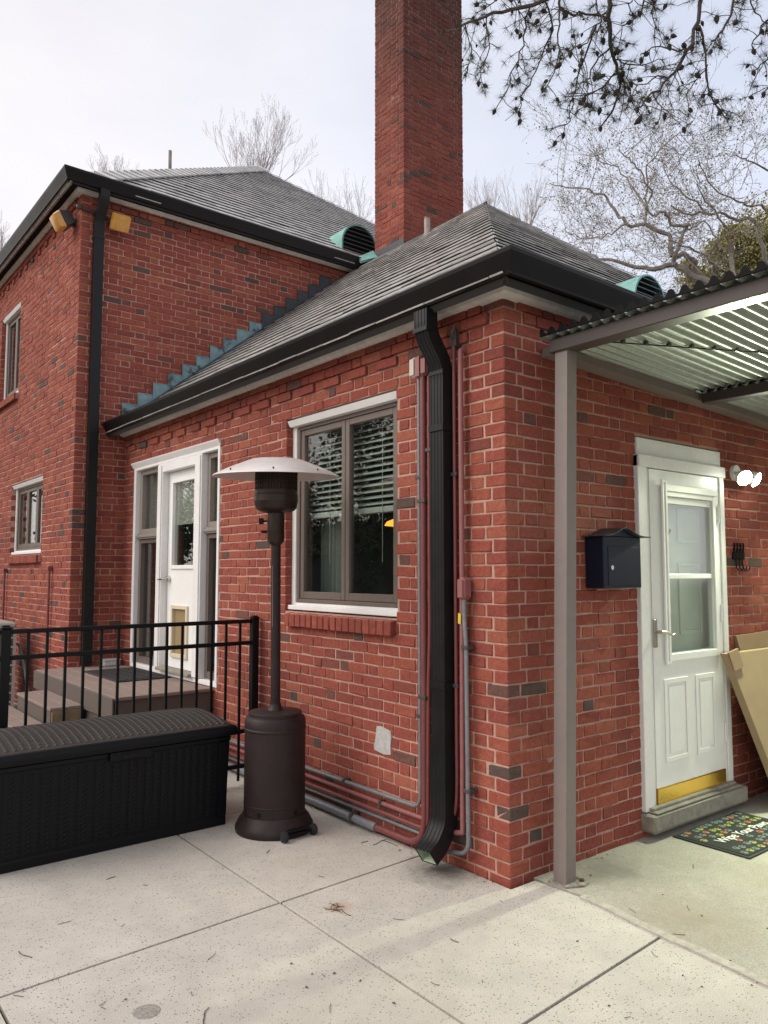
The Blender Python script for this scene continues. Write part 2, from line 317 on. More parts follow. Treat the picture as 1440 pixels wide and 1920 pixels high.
def slate_mat(name, objattr):
    m = bpy.data.materials.new(name); m.use_nodes = True; n = m.node_tree; b = n.nodes['Principled BSDF']; L = n.links.new
    at = n.nodes.new('ShaderNodeAttribute'); at.attribute_type = 'OBJECT' if objattr else 'GEOMETRY'; at.attribute_name = 'rnd'
    r = n.nodes.new('ShaderNodeValToRGB'); e = r.color_ramp.elements
    e[0].color = (.40,.395,.39,1); e[1].color = (.58,.56,.545,1); x = e.new(.5); x.color = (.49,.48,.47,1); L(at.outputs['Fac'], r.inputs[0])
    geo = n.nodes.new('ShaderNodeNewGeometry'); t = n.nodes.new('ShaderNodeTexNoise'); t.inputs['Scale'].default_value = 9; t.inputs['Detail'].default_value = 6; t.inputs['Roughness'].default_value = .65; L(geo.outputs['Position'], t.inputs[0])
    q = n.nodes.new('ShaderNodeMapRange'); q.inputs[1].default_value = .3; q.inputs[2].default_value = .7; q.inputs[3].default_value = .7; q.inputs[4].default_value = 1.2; L(t.outputs[0], q.inputs[0])
    y = n.nodes.new('ShaderNodeMix'); y.data_type = 'RGBA'; y.blend_type = 'MULTIPLY'; y.inputs[0].default_value = 1; L(r.outputs[0], y.inputs[6]); L(q.outputs[0], y.inputs[7]); L(y.outputs[2], b.inputs['Base Color'])
    q2 = n.nodes.new('ShaderNodeMapRange'); q2.inputs[3].default_value = .20; q2.inputs[4].default_value = .36; L(t.outputs[0], q2.inputs[0]); L(q2.outputs[0], b.inputs['Roughness'])
    bu = n.nodes.new('ShaderNodeBump'); bu.inputs['Strength'].default_value = .15; bu.inputs['Distance'].default_value = .003; L(t.outputs[0], bu.inputs['Height']); L(bu.outputs[0], b.inputs['Normal'])
    return m
M['slate_edge'] = mat('slate_broken_edge', (.022,.020,.020), .8, var=.4, vscale=30)
M['slate'] = slate_mat('grey_slate', False); M['slate_o'] = slate_mat('grey_slate_single', True)
def concrete_mat(name, base, speck, speckscale=95, stains=()):
    m = bpy.data.materials.new(name); m.use_nodes = True; n = m.node_tree; b = n.nodes['Principled BSDF']; L = n.links.new
    geo = n.nodes.new('ShaderNodeNewGeometry')
    def noise(s, d=4, ro=.6):
        t = n.nodes.new('ShaderNodeTexNoise'); t.inputs['Scale'].default_value = s; t.inputs['Detail'].default_value = d; t.inputs['Roughness'].default_value = ro; L(geo.outputs['Position'], t.inputs[0]); return t
    def mulr(a, f, lo, hi, f0=.3, f1=.7):
        q = n.nodes.new('ShaderNodeMapRange'); q.inputs[1].default_value = f0; q.inputs[2].default_value = f1; q.inputs[3].default_value = lo; q.inputs[4].default_value = hi; L(f, q.inputs[0])
        x = n.nodes.new('ShaderNodeMix'); x.data_type = 'RGBA'; x.blend_type = 'MULTIPLY'; x.inputs[0].default_value = 1
        if a is None: x.inputs[6].default_value = (*base,1)
        else: L(a, x.inputs[6])
        L(q.outputs[0], x.inputs[7]); return x.outputs[2]
    big = noise(.9, 5, .6); mid = noise(6, 5, .65); fine = noise(260, 2, .5)
    c = mulr(None, big.outputs[0], .86, 1.08); c = mulr(c, mid.outputs[0], .90, 1.07); c = mulr(c, fine.outputs[0], .66, 1.20)
    if speck:
        v = n.nodes.new('ShaderNodeTexVoronoi'); v.inputs['Scale'].default_value = speckscale; v.inputs['Randomness'].default_value = 1; L(geo.outputs['Position'], v.inputs[0])
        dens = noise(2.2, 3)
        # each cell is a pit only when its random colour and the local density agree
        sp = n.nodes.new('ShaderNodeSeparateColor'); L(v.outputs['Color'], sp.inputs[0])
        ad = n.nodes.new('ShaderNodeMath'); ad.operation = 'MULTIPLY_ADD'; ad.inputs[1].default_value = .9; L(dens.outputs[0], ad.inputs[0]); L(sp.outputs[0], ad.inputs[2])
        g1 = n.nodes.new('ShaderNodeMapRange'); g1.inputs[1].default_value = .92; g1.inputs[2].default_value = 1.04; L(ad.outputs[0], g1.inputs[0])
        g2 = n.nodes.new('ShaderNodeMapRange'); g2.inputs[1].default_value = .30; g2.inputs[2].default_value = .16; L(v.outputs['Distance'], g2.inputs[0])
        mm = n.nodes.new('ShaderNodeMath'); mm.operation = 'MULTIPLY'; L(g1.outputs[0], mm.inputs[0]); L(g2.outputs[0], mm.inputs[1])
        m2 = n.nodes.new('ShaderNodeMath'); m2.operation = 'MULTIPLY'; m2.inputs[1].default_value = speck; L(mm.outputs[0], m2.inputs[0])
        x = n.nodes.new('ShaderNodeMix'); x.data_type = 'RGBA'; x.inputs[7].default_value = (.12,.10,.085,1); L(m2.outputs[0], x.inputs[0]); L(c, x.inputs[6]); c = x.outputs[2]
    st = noise(1.7, 6, .7); q = n.nodes.new('ShaderNodeMapRange'); q.inputs[1].default_value = .60; q.inputs[2].default_value = .80; q.inputs[4].default_value = .35; L(st.outputs[0], q.inputs[0])
    x = n.nodes.new('ShaderNodeMix'); x.data_type = 'RGBA'; x.inputs[7].default_value = (base[0]*.62,base[1]*.57,base[2]*.50,1); L(q.outputs[0], x.inputs[0]); L(c, x.inputs[6]); c = x.outputs[2]
    for (sx_, sy_, rad, scol, amt) in stains:
        vd = n.nodes.new('ShaderNodeVectorMath'); vd.operation = 'DISTANCE'; L(geo.outputs['Position'], vd.inputs[0]); vd.inputs[1].default_value = (sx_, sy_, 0)
        ns = noise(9, 6, .75); ad2 = n.nodes.new('ShaderNodeMath'); ad2.operation = 'MULTIPLY_ADD'; ad2.inputs[1].default_value = -rad*1.6; L(ns.outputs[0], ad2.inputs[0]); L(vd.outputs['Value'], ad2.inputs[2])
        qs = n.nodes.new('ShaderNodeMapRange'); qs.inputs[1].default_value = rad*.35; qs.inputs[2].default_value = -rad*.65; qs.inputs[4].default_value = amt; L(ad2.outputs[0], qs.inputs[0])
        xs = n.nodes.new('ShaderNodeMix'); xs.data_type = 'RGBA'; xs.inputs[7].default_value = (*scol, 1); L(qs.outputs[0], xs.inputs[0]); L(c, xs.inputs[6]); c = xs.outputs[2]
    L(c, b.inputs['Base Color']); b.inputs['Roughness'].default_value = .9; b.inputs['Specular IOR Level'].default_value = .2
    bu = n.nodes.new('ShaderNodeBump'); bu.inputs['Strength'].default_value = .45; bu.inputs['Distance'].default_value = .003; L(fine.outputs[0], bu.inputs['Height']); L(bu.outputs[0], b.inputs['Normal'])
    return m
M['conc'] = concrete_mat('exposed_aggregate_concrete', (.55,.515,.462), .95, 78, [(-.10,.36,.24,(.10,.095,.08),.85),(-.80,.34,.07,(.40,.22,.11),.6),(-.03,1.1,.12,(.20,.17,.14),.5),(-1.4,-.5,.5,(.36,.32,.28),.35)])
M['conc2'] = concrete_mat('trowelled_concrete', (.40,.38,.33), .25, 60, [(.35,-.75,.35,(.27,.22,.16),.5),(.55,-.12,.25,(.18,.17,.15),.6),(.62,-.26,.08,(.22,.22,.20),.6),(1.2,-.9,.45,(.31,.27,.20),.4)])
M['joint'] = mat('joint_sand', (.055,.047,.036), .95, var=.3, vscale=60)
M['lip'] = mat('mortar_lip', (.42,.39,.34), .9, var=.25, vscale=40, bump=.6, bscale=60)
M['earth'] = mat('leafy_ground', (.09,.075,.045), .95, var=.4, vscale=3, var2=.3, v2scale=.3, bump=1, bscale=20)
M['bark'] = mat('grey_bark', (.17,.145,.125), .9, var=.35, vscale=12, bump=.6, bscale=30)
M['bark_pale'] = mat('pale_sycamore_bark', (.26,.235,.205), .85, var=.4, vscale=6, bump=.4, bscale=30)
M['bark_dark'] = mat('dark_pine_bark', (.05,.038,.032), .95, var=.3, vscale=12)
M['twig'] = mat('pale_twigs', (.42,.37,.35), .9, var=.2, vscale=3)
M['bud'] = mat('spring_buds', (.25,.21,.12), .9, var=.4, vscale=3)
M['needle'] = mat('pine_needles', (.055,.060,.026), .7, var=.4, vscale=4)
M['cone'] = mat('pine_cones', (.030,.022,.018), .9)
M['leaf'] = mat('olive_leaves', (.30,.27,.085), .6, var=.5, vscale=2)
M['leaf_dark'] = mat('evergreen_leaves', (.035,.05,.02), .6, var=.5, vscale=2)
M['litter'] = mat('dry_leaf_litter', (.10,.07,.045), .9, var=.4, vscale=30)
# ------------------------------------------------------------------ ground and patio
g = MB(); g.add([(-150,-150,-.06),(150,-150,-.06),(150,150,-.06),(-150,150,-.06)], [(0,1,2,3)])
tag(g.build('ground', M['earth']), kind='structure')
yl = lambda k, x: {-1: -2.10+.06*x, 0: -.766+.068*x, 1: .607+.053*x, 2: 1.95+.04*x, 3: 3.3+.03*x, 4: 4.65, 5: 6.0, 6: 7.4, -2: -3.4, -3: -4.8}[k]
xl = lambda k, y: {0: -3.46+.01*y, 1: -2.235+.010*y, 2: -.993+.0138*y, 3: (.225+.16*y+.03*y*y if y < -.05 else -.012), -1: -4.7, -2: -6.0, -3: -7.3}[k]
base = MB(); base.box(-7.4, .2, -4.9, 7.5, -.055, -.022)
patio = tag(base.build('patio', M['joint']), kind='structure')
for i in range(-3, 3):
    for j in range(-3, 6):
        def P(ki, kj):
            y = yl(kj, -.5); x = xl(ki, y); y = yl(kj, x); return [xl(ki, y), y]
        a, b_, c, d = P(i, j), P(i+1, j), P(i+1, j+1), P(i, j+1)
        if i == 2 and j == 0: poly = [a, b_, [xl(3,-.4),-.4], [xl(3,-.3),-.3], [.165,-.014], [-.012,-.014], c, d]
        else: poly = [a, b_, c, d]
        cx = sum(p[0] for p in poly)/len(poly); cy = sum(p[1] for p in poly)/len(poly)
        gp = .0068
        q = []
        for k in range(len(poly)):
            p0, p1, p2 = np.array(poly[k-1]), np.array(poly[k]), np.array(poly[(k+1)%len(poly)])
            e1 = (p1-p0)/np.linalg.norm(p1-p0); e2 = (p2-p1)/np.linalg.norm(p2-p1)
            n1 = np.array([-e1[1], e1[0]]); n2 = np.array([-e2[1], e2[0]]); nn = n1+n2; nn /= max(.3, nn@n1)
            q.append((p1, nn))
        m = MB(); top = [(*(p+nn*gp+nn*.0012), 0) for p, nn in q]; mid = [(*(p+nn*gp), -.0018) for p, nn in q]; bot = [(*(p+nn*gp), -.05) for p, nn in q]; N = len(q)
        m.add(top+mid+bot, [tuple(range(N))]+[(N+k, N+(k+1)%N, (k+1)%N, k) for k in range(N)]+[(2*N+k, 2*N+(k+1)%N, N+(k+1)%N, N+k) for k in range(N)])
        m.build('slab', M['conc'], patio)
fs = MB()
fp = [(.06,-1.24)] + [(xl(3,-y/10)+.012, -y/10) for y in range(11, 2, -1)] + [(.21,-.2),(.27,.02),(7,.02),(7,-5.2),(-.05+.06,-5.2)]
fp = [(xl(3,-1.3)+.012+.0, -5.2)] + [(xl(3,-y/10)+.012, -y/10) for y in range(13, 2, -1)] + [(.178,-.02),(.178,.02),(7,.02),(7,-5.2)]
fs.prism([(x,y,-.05) for x,y in fp[::-1]], (0,0,.052))
front = tag(fs.build('front_slab', M['conc2']), kind='structure')
lp = MB(); pts = [(xl(3,-y/10)+.004, -y/10) for y in range(18, 2, -1)]
pts = [(x+random.uniform(-.006,.006), y) for x, y in pts]
lp.sweep([(x,y,.0) for x,y in pts], [(-.022,-.01),(.024,-.01),(.020,.007),(.002,.011),(-.018,.005)][::-1], (1,0,0))
lp.build('mortar_lip', M['lip'], front, smooth=True)
# ------------------------------------------------------------------ house: bricks
CZ = .0677; ZB = .037-CZ*10          # bed joints at ZB + k*CZ
D = 5.45; XM = -.528                   # main wall plane, main left wall plane
house = empty('brick_house', (0,0,0), 'red brick house with slate hip roofs, tall chimney and black gutters', 'house')
BR = []                                 # (cx,cy,cz,dx,dy,dz, group)
JT = .0088; BH = CZ-JT; BD = .095
FACES = []
def course_edges(L, par):
    u = 0; e = []; k = 0
    if par: e.append((0,.1525)); u = .1525; k = 0
    while u < L:
        ln = (.1015, .203)[k%2]; e.append((u, min(u+ln, L))); u += ln; k += 1
    return e
def wall_bricks(group, axis, plane, sgn, u0, u1, z0, z1, holes=(), par0=0, skip_first=True, uflip=False, keep=None, proud=None, corner_end=False):
    """axis 'y': wall in plane x=plane, u=y; axis 'x': plane y=plane, u=x.  sgn: outward normal sign (bricks sit inward). skip_first: corner brick built separately"""
    k0 = int(math.floor((z0-ZB)/CZ)); k1 = int(math.ceil((z1-ZB)/CZ))
    for k in range(k0, k1):
        za, zb = ZB+k*CZ, ZB+(k+1)*CZ; zc = (za+zb)/2
        par = (k+par0) % 2
        for i, (a, b) in enumerate(course_edges(u1-u0, par)):
            if skip_first and i == 0: continue
            segs = [(a+u0, b+u0)] if not uflip else [(u1-b, u1-a)]
            for h in holes:
                if h[2]-.01 < zc < h[3]+.01:
                    ns = []
                    for s0, s1 in segs:
                        if s1 <= h[0]+.012 or s0 >= h[1]-.012: ns.append((s0, s1)); continue
                        if s0 < h[0]: ns.append((s0, h[0]+JT/2))
                        if s1 > h[1]: ns.append((h[1]-JT/2, s1))
                    segs = ns
            for s0, s1 in segs:
                L = s1-s0-JT
                if L < .022: continue
                uc = (s0+s1)/2
                if keep and not keep(uc, zc): continue
                jn = random.gauss(0, .0013); pr = (proud(uc, zc, k, i) if proud else 0)
                dd = BD+pr; cn = plane-sgn*(dd/2-pr)+sgn*jn
                ju = random.gauss(0, .0012); jz = random.gauss(0, .0011); hh = BH+random.gauss(0, .0014); L += random.gauss(0, .0016)
                if axis == 'y': BR.append((cn, uc+ju, zc+jz, dd, L, hh, group))
                else: BR.append((uc+ju, cn, zc+jz, L, dd, hh, group))
def corner_bricks(group, x, y, sx, sy, z0, z1, par0x):
    """sx,sy: direction (into the building) the brick extends from the corner point; wall along x uses course parity par0x"""
    k0 = int(math.floor((z0-ZB)/CZ)); k1 = int(math.ceil((z1-ZB)/CZ))
    for k in range(k0, k1):
        zc = ZB+(k+.5)*CZ; px = (k+par0x) % 2
        lx = .1525 if px else .1015; ly = .1015 if px else .1525
        lx -= JT; ly -= JT
        BR.append((x+sx*lx/2+random.gauss(0,.001), y+sy*ly/2+random.gauss(0,.001), zc+random.gauss(0,.001), lx, ly, BH+random.gauss(0,.0014), group))
def body(name, axis, p0, p1, u0, u1, z0, z1, holes, material, parent):
    us = sorted({u0, u1, *[min(max(h[0]-.007,u0),u1) for h in holes], *[min(max(h[1]+.007,u0),u1) for h in holes]})
    zs = sorted({z0, z1, *[min(max(h[2]-.007,z0),z1) for h in holes], *[min(max(h[3]+.007,z0),z1) for h in holes]})
    m = MB(); nu, nz_ = len(us), len(zs)
    def solid(i, j):
        if not (0 <= i < nu-1 and 0 <= j < nz_-1): return False
        uc, zc = (us[i]+us[i+1])/2, (zs[j]+zs[j+1])/2
        return not any(h[0]-.007 < uc < h[1]+.007 and h[2]-.007 < zc < h[3]+.007 for h in holes)
    def V(u, z, p): return (p, u, z) if axis == 'y' else (u, p, z)
    for i in range(nu-1):
        for j in range(nz_-1):
            if not solid(i, j): continue
            a, b, c, d = us[i], us[i+1], zs[j], zs[j+1]
            for p in (p0, p1): m.add([V(a,c,p),V(b,c,p),V(b,d,p),V(a,d,p)], [(0,1,2,3)])
            for (di, dj, e) in ((-1,0,((a,c),(a,d))),(1,0,((b,c),(b,d))),(0,-1,((a,c),(b,c))),(0,1,((a,d),(b,d)))):
                if not solid(i+di, j+dj): m.add([V(*e[0],p0),V(*e[1],p0),V(*e[1],p1),V(*e[0],p1)], [(0,1,2,3)])
    bm = bmesh.new(); me = m.mesh(name, fix=False); bm.from_mesh(me); bmesh.ops.remove_doubles(bm, verts=bm.verts, dist=1e-5); bmesh.ops.recalc_face_normals(bm, faces=bm.faces); bm.to_mesh(me); bm.free()
    me.materials.append(material); o = bpy.data.objects.new(name, me); COL.objects.link(o); o.parent = parent; ORG[o.name] = (0,0,0); return o
MR = .0055   # mortar recess
WIN1 = (.885, 2.155, 1.285, 2.672); FDOOR = (3.215, 5.155, .60, 2.672)
H_SIDE = [WIN1, FDOOR]
HTRIM = 2.985
def dentil_side(u, z, k, i): return .018 if (HTRIM-2.35*CZ < z < HTRIM-1.35*CZ and int(u/.1525) % 2 == 0) else (.02 if z > HTRIM-1.35*CZ else 0)
FRONTDOOR = (1.165, 2.165, .148, 2.385)
ZT = HTRIM+.02
# side wall x=0 (faces -x), front wall y=0 (faces -y): share the corner at the origin
corner_bricks('side_wall', 0, 0, 1, 1, -.03, ZT, 1)
wall_bricks('side_wall', 'y', 0, -1, 0, D-.003, -.03, ZT, H_SIDE, par0=0, proud=dentil_side)
wall_bricks('front_wall', 'x', 0, -1, 0, 4.2, -.03, ZT, [FRONTDOOR], par0=1, proud=lambda u,z,k,i: .012 if z > HTRIM-1.35*CZ else 0)
# soldier course over the front door
side_wall = body('side_wall', 'y', MR, .24, MR, D-.002, -.05, ZT+.12, H_SIDE, M['mortar'], house)
front_wall = body('front_wall', 'x', MR, .24, .2405, 6.24, -.05, ZT+.12, [FRONTDOOR], M['mortar'], house)
# main block
ZTM = 5.545
UPWIN = (7.86, 8.86, 3.86, 5.06); LOWIN = (6.56, 7.98, 1.77, 2.66); H_LEFT = [UPWIN, LOWIN]
def main_roofline(x): return 3.171+.795*x
def den_m(u, z, k, i): return .018 if (ZTM-2.35*CZ < z < ZTM-1.35*CZ and int(u/.1525) % 2 == 0) else (.02 if z > ZTM-1.35*CZ else 0)
corner_bricks('main_left_wall', XM, D, 1, 1, -.03, ZTM+.02, 0)
wall_bricks('main_left_wall', 'y', XM, -1, D, 13.39, -.03, ZTM+.02, H_LEFT, par0=1, proud=den_m)
wall_bricks('main_front_wall', 'x', D, -1, XM, 3.9, -.03, ZTM+.02, [], par0=0, keep=lambda u,z: (u < .02) or z > main_roofline(u)-.12, proud=den_m)
main_left = body('main_left_wall', 'y', XM+MR, XM+.24, D+MR, 13.4, -.05, ZTM+.12, H_LEFT, M['mortar'], house)
main_front = body('main_front_wall', 'x', D+MR, D+.24, XM+.2405, 9.0, -.05, ZTM+.12, [], M['mortar'], house)
# chimney
CX0, CX1, CY0, CY1, CZT = 3.205, 4.27, 4.61, 5.215, 9.9
corner_bricks('chimney', CX0, CY0, 1, 1, 5.0, CZT, 0); corner_bricks('chimney', CX1, CY0, -1, 1, 4.6, CZT, 0); corner_bricks('chimney', CX0, CY1, 1, -1, 5.3, CZT, 0)
def chim_wall(axis, plane, sgn, u0, u1, par0, z0):
    k0 = int((z0-ZB)/CZ); k1 = int((CZT-ZB)/CZ)
    for k in range(k0, k1+1):
        zc = ZB+(k+.5)*CZ; par = (k+par0) % 2; s = .1525 if par else .1015; u = u0+s; e = u1-s; j = 0; n = max(2, round((e-u)/.1525)); 
        ws = [(.203 if (q % 2 == (1 if par else 0)) else .1015) for q in range(n)]; f = (e-u)/sum(ws)
        for wd in ws:
            L = wd*f; uc = u+L/2; u += L; jn = random.gauss(0,.0014); cn = plane-sgn*BD/2+sgn*jn
            t = (cn, uc, zc+random.gauss(0,.001), BD, L-JT, BH+random.gauss(0,.0012), 'chimney') if axis == 'y' else (uc, cn, zc+random.gauss(0,.001), L-JT, BD, BH+random.gauss(0,.0012), 'chimney')
            BR.append(t)
chim_wall('y', CX0, -1, CY0, CY1, 1, 5.2); chim_wall('x', CY0, -1, CX0, CX1, 0, 4.6)
cm = MB(); cm.box(CX0+MR, CX1-MR, CY0+MR, CY1-MR, 4.3, CZT+.02); chimney = cm.build('chimney', M['mortar_soot'], house)
cc = MB(); cc.box(CX0-.03, CX1+.03, CY0-.03, CY1+.03, CZT+.05, CZT+.12).box(CX0-.06, CX1+.06, CY0-.06, CY1+.06, CZT+.12, CZT+.2); cc.build('chimney_cap', M['mortar_soot'], chimney)
WALLOBJ = {'side_wall': side_wall, 'front_wall': front_wall, 'main_left_wall': main_left, 'main_front_wall': main_front, 'chimney': chimney}
def vis_size(c, d):
    x, y, k = project(c)
    if k < .3 or not (-10 < x < 1450 and -10 < y < 1930): return 0
    return max(d)*d[2]*(CAM_F/k)**2
def hidden(b):
    x, y, z = b[:3]; px, py, _ = project((x, y, z))
    if b[6] == 'side_wall' and 780 < px < 850 and z < 2.8: return True
    if b[6] == 'side_wall' and 450 < px < 575 and py > 1340: return True
    if b[6] == 'front_wall' and 1030 < px < 1085: return True
    return False
order = sorted(range(len(BR)), key=lambda i: -(0 if hidden(BR[i]) else vis_size(BR[i][:3], BR[i][3:6])))
single = set(order[:300]); cache = {}; cnt = {}
grp = {}
_, CF = chamfer(.2,.1,.06,.003); CF = [list(f) for f in CF]
for i, b in enumerate(BR):
    cx, cy, cz, dx, dy, dz, gname = b; rnd = random.random()
    if gname in ('front_wall',): rnd = min(.999, rnd*.97)
    if i in single:
        key = (round(dx, 2), round(dy, 2), random.randrange(4))
        if key not in cache:
            vs, fs_ = chamfer(dx, dy, BH, .0042); vs = np.array(vs)+RNG.normal(0, .0014, (24,3))
            mm_ = MB(); mm_.add(vs, fs_); me = mm_.mesh('brick', fix=False); me.materials.append(M['brick_soot_o'] if gname == 'chimney' else M['brick_o']); cache[key] = me
        o = bpy.data.objects.new('brick', cache[key]); COL.objects.link(o); o.parent = WALLOBJ[gname]; o.location = (cx, cy, cz); o['rnd'] = rnd
        o.rotation_euler = (random.gauss(0,.006), random.gauss(0,.006), random.gauss(0,.005))
    else:
        grp.setdefault(gname, []).append((b, rnd))
for gname, lst in grp.items():
    V_ = []; F_ = []; RV = []
    for b, rnd in lst:
        vs, _ = chamfer(b[3], b[4], b[5], .0042); vs = np.array(vs)+RNG.normal(0, .0014, (24,3))
        a = random.gauss(0,.007); ca, sa = cos(a), sin(a)
        R_ = np.array([[1,0,0],[0,ca,-sa],[0,sa,ca]]) if b[4] > b[3] else np.array([[ca,0,sa],[0,1,0],[-sa,0,ca]])
        vs = vs@R_.T
        o_ = len(V_)*24; V_.append(vs+np.array(b[:3])); F_.extend([[q+o_ for q in f] for f in CF]); RV.extend([rnd]*len(CF))
    me = bpy.data.meshes.new('brickwork'); me.from_pydata(np.concatenate(V_).tolist(), [], F_); me.update()
    at = me.attributes.new('rnd', 'FLOAT', 'FACE'); at.data.foreach_set('value', RV)
    me.materials.append(M['brick_soot'] if gname == 'chimney' else M['brick'])
    o = bpy.data.objects.new('brickwork', me); COL.objects.link(o); o.parent = WALLOBJ[gname]; o['kind'] = 'stuff'
# rowlock sill bricks under windows
def rowlock(wall, plane, u0, u1, ztop, n, proj=.045):
    w_ = (u1-u0)/n
    for i in range(n):
        m = MB(); vs, f_ = chamfer(.16, w_-.009, .085, .004); vs = np.array(vs)
        vs[:, 2] += -vs[:, 0]*0-.0; vs = vs+RNG.normal(0,.001,(24,3)); vs[:, 2] += vs[:, 0]*.16
        vs += np.array([plane-proj+.08, u0+(i+.5)*w_, ztop-.052]); m.add(vs, f_)
        o = m.build('sill_brick', M['brick_o'], wall, fix=False); o['rnd'] = random.uniform(.12,.9)
rowlock(side_wall, 0, .885, 2.10, 1.283, 17); rowlock(main_left, XM, 6.53, 8.0, 1.77, 20, .055); rowlock(main_left, XM, 7.83, 8.88, 3.86, 14, .05)
for wl, pl, a, b, zt in ((side_wall, 0, .89, 2.10, 1.283), (main_left, XM, 6.53, 8.0, 1.77), (main_left, XM, 7.83, 8.88, 3.86)):
    m = MB(); m.box(pl-.028, pl+.12, a+.004, b-.004, zt-.095, zt-.018); m.build('sill_mortar', M['mortar'], wl)
# cement patch on the side wall
m = MB(); pp = [(1.068,.622),(1.03,.628),(.935,.612),(.93,.58),(.937,.53),(.935,.474),(1.0,.466),(1.09,.478),(1.096,.50),(1.08,.545)]
m.prism([(-.006, y, z) for y, z in pp], (.02,0,0)); m.build('cement_patch', M['patch'], side_wall)
# ------------------------------------------------------------------ eaves: trim, soffit, gutters
def eave(root, cx, cy, ylen, xlen, zt, sx, sy, drop=0.0):
    """corner at (cx,cy): runs along +y (side) and +x (front); sx, sy overhang of gutter on the side / front"""
    def L_run(prof, name, m_, smooth=False):
        # prof: list of (overhang,z)
        mb = MB(); n = len(prof)
        side_end = [(cx-o*sx, cy+ylen, z) for o, z in prof]; cor = [(cx-o*sx, cy-o*sy, z) for o, z in prof]; fr = [(cx+xlen, cy-o*sy, z) for o, z in prof]
        mb.add(side_end+cor+fr, [tuple(range(n))[::-1], tuple(range(2*n,3*n))]+[(r*n+k, r*n+(k+1)%n, (r+1)*n+(k+1)%n, (r+1)*n+k) for r in (0,1) for k in range(n)])
        return mb.build(name, m_, root, smooth)
    L_run([(-.01,zt),(.10,zt+.003),(.16,zt+.006),(.24,zt+.016),(.27,zt+.034),(-.01,zt+.034)], 'eave_trim', M['trim_old'])
    L_run([(.22,zt+.0345),(.86,zt+.024),(.86,zt+.06),(.22,zt+.072)], 'soffit_board', M['soffit'])
    # gutter (K-style, open top)
    gb = zt+.012; L_run([(.80,gb),(.87,gb+.004),(.885,gb+.016),(1.0,gb+.082),(1.03,gb+.100),(1.045,gb+.118),(1.02,gb+.126),(.985,gb+.118),(.955,gb+.086),(.86,gb+.03),(.80,gb+.026)], 'gutter', M['gutter'])
    L_run([(.50,gb+.028),(.60,gb+.028),(.60,gb+.115),(.50,gb+.115)], 'gutter_back', M['gutter'])
SXW, SYW = .238, .268
eave(house, 0, 0, D-.005, 6.5, 2.99, SXW, SYW)
eave(house, XM, D, 8.2, CX0-XM-.004, 5.535, .245, .245)
# ------------------------------------------------------------------ roofs
SL = []
def slate_face(group, o, eu, ev, nrm, length, umin, umax, exp=.185):
    o, eu, ev, nrm = map(lambda q: np.asarray(q, float), (o, eu, ev, nrm)); nrow = int(math.ceil(length/exp))
    for r in range(nrow):
        v0 = r*exp-.01; v1 = min(v0+exp*1.55, length+.02)
        a0, a1 = umin(max(0,v0)), umax(max(0,v0)); b0, b1 = umin(v1), umax(v1)
        u = a0-random.uniform(0,.15)
        while u < a1:
            wd = random.choice((.20,.23,.26,.29,.32)); u2 = u+wd
            dv = random.gauss(0,.004)
            c = [max(u+.002,a0), min(u2-.002,a1), min(max(u2-.002,b0),b1), max(min(u+.002,b1),b0)]
            full = (u+.002 >= a0 and u2-.002 <= a1 and u2-.002 <= b1 and u+.002 >= b0)
            if c[1]-c[0] > .015 and v1-v0 > .03: SL.append((group, o, eu, ev, nrm, c, v0+dv, v1+dv, full, wd, random.random(), random.uniform(.85,1.5)))
            u = u2
def roof_plane(name, pts, material, parent, thick=.04):
    p = [np.asarray(q, float) for q in pts]; n = np.cross(p[1]-p[0], p[2]-p[0]); n /= np.linalg.norm(n)
    if n[2] < 0: n = -n
    m = MB(); m.prism([q-n*.012 for q in p], -n*thick); return m.build(name, material, parent)
M['underlay'] = mat('dark_roof_deck', (.025,.023,.023), .9)
m_w = .795; XR = 3.12; ZR = 3.171+m_w*XR; OH = .20
ze = 3.171-m_w*OH; cl = 1/sqrt(1+m_w*m_w)
lenw = (XR+OH)/cl
apex = np.array([XR, XR+.0, ZR])
roof_w = roof_plane('wing_roof', [(-OH,D,ze),(-OH,-OH,ze),(XR,XR,ZR),(XR,D,ZR)], M['underlay'], house)
roof_f = roof_plane('wing_front_roof', [(-OH,-OH,ze),(2*XR+OH,-OH,ze),(XR,XR,ZR)], M['underlay'], house)
roof_b = roof_plane('wing_far_roof', [(2*XR+OH,D,ze),(2*XR+OH,-OH,ze),(XR,XR,ZR),(XR,D,ZR)], M['slate'], house)
# left slope: u=y from corner, v up slope
slate_face('wing_roof', (-OH,0,ze), (0,1,0), (cl,0,m_w*cl), (-m_w*cl,0,cl), lenw, lambda v: -OH+v*cl, lambda v: D-.004)
slate_face('wing_front_roof', (0,-OH,ze), (1,0,0), (0,cl,m_w*cl), (0,-m_w*cl,cl), lenw, lambda v: -OH+v*cl, lambda v: 2*XR+OH-v*cl)
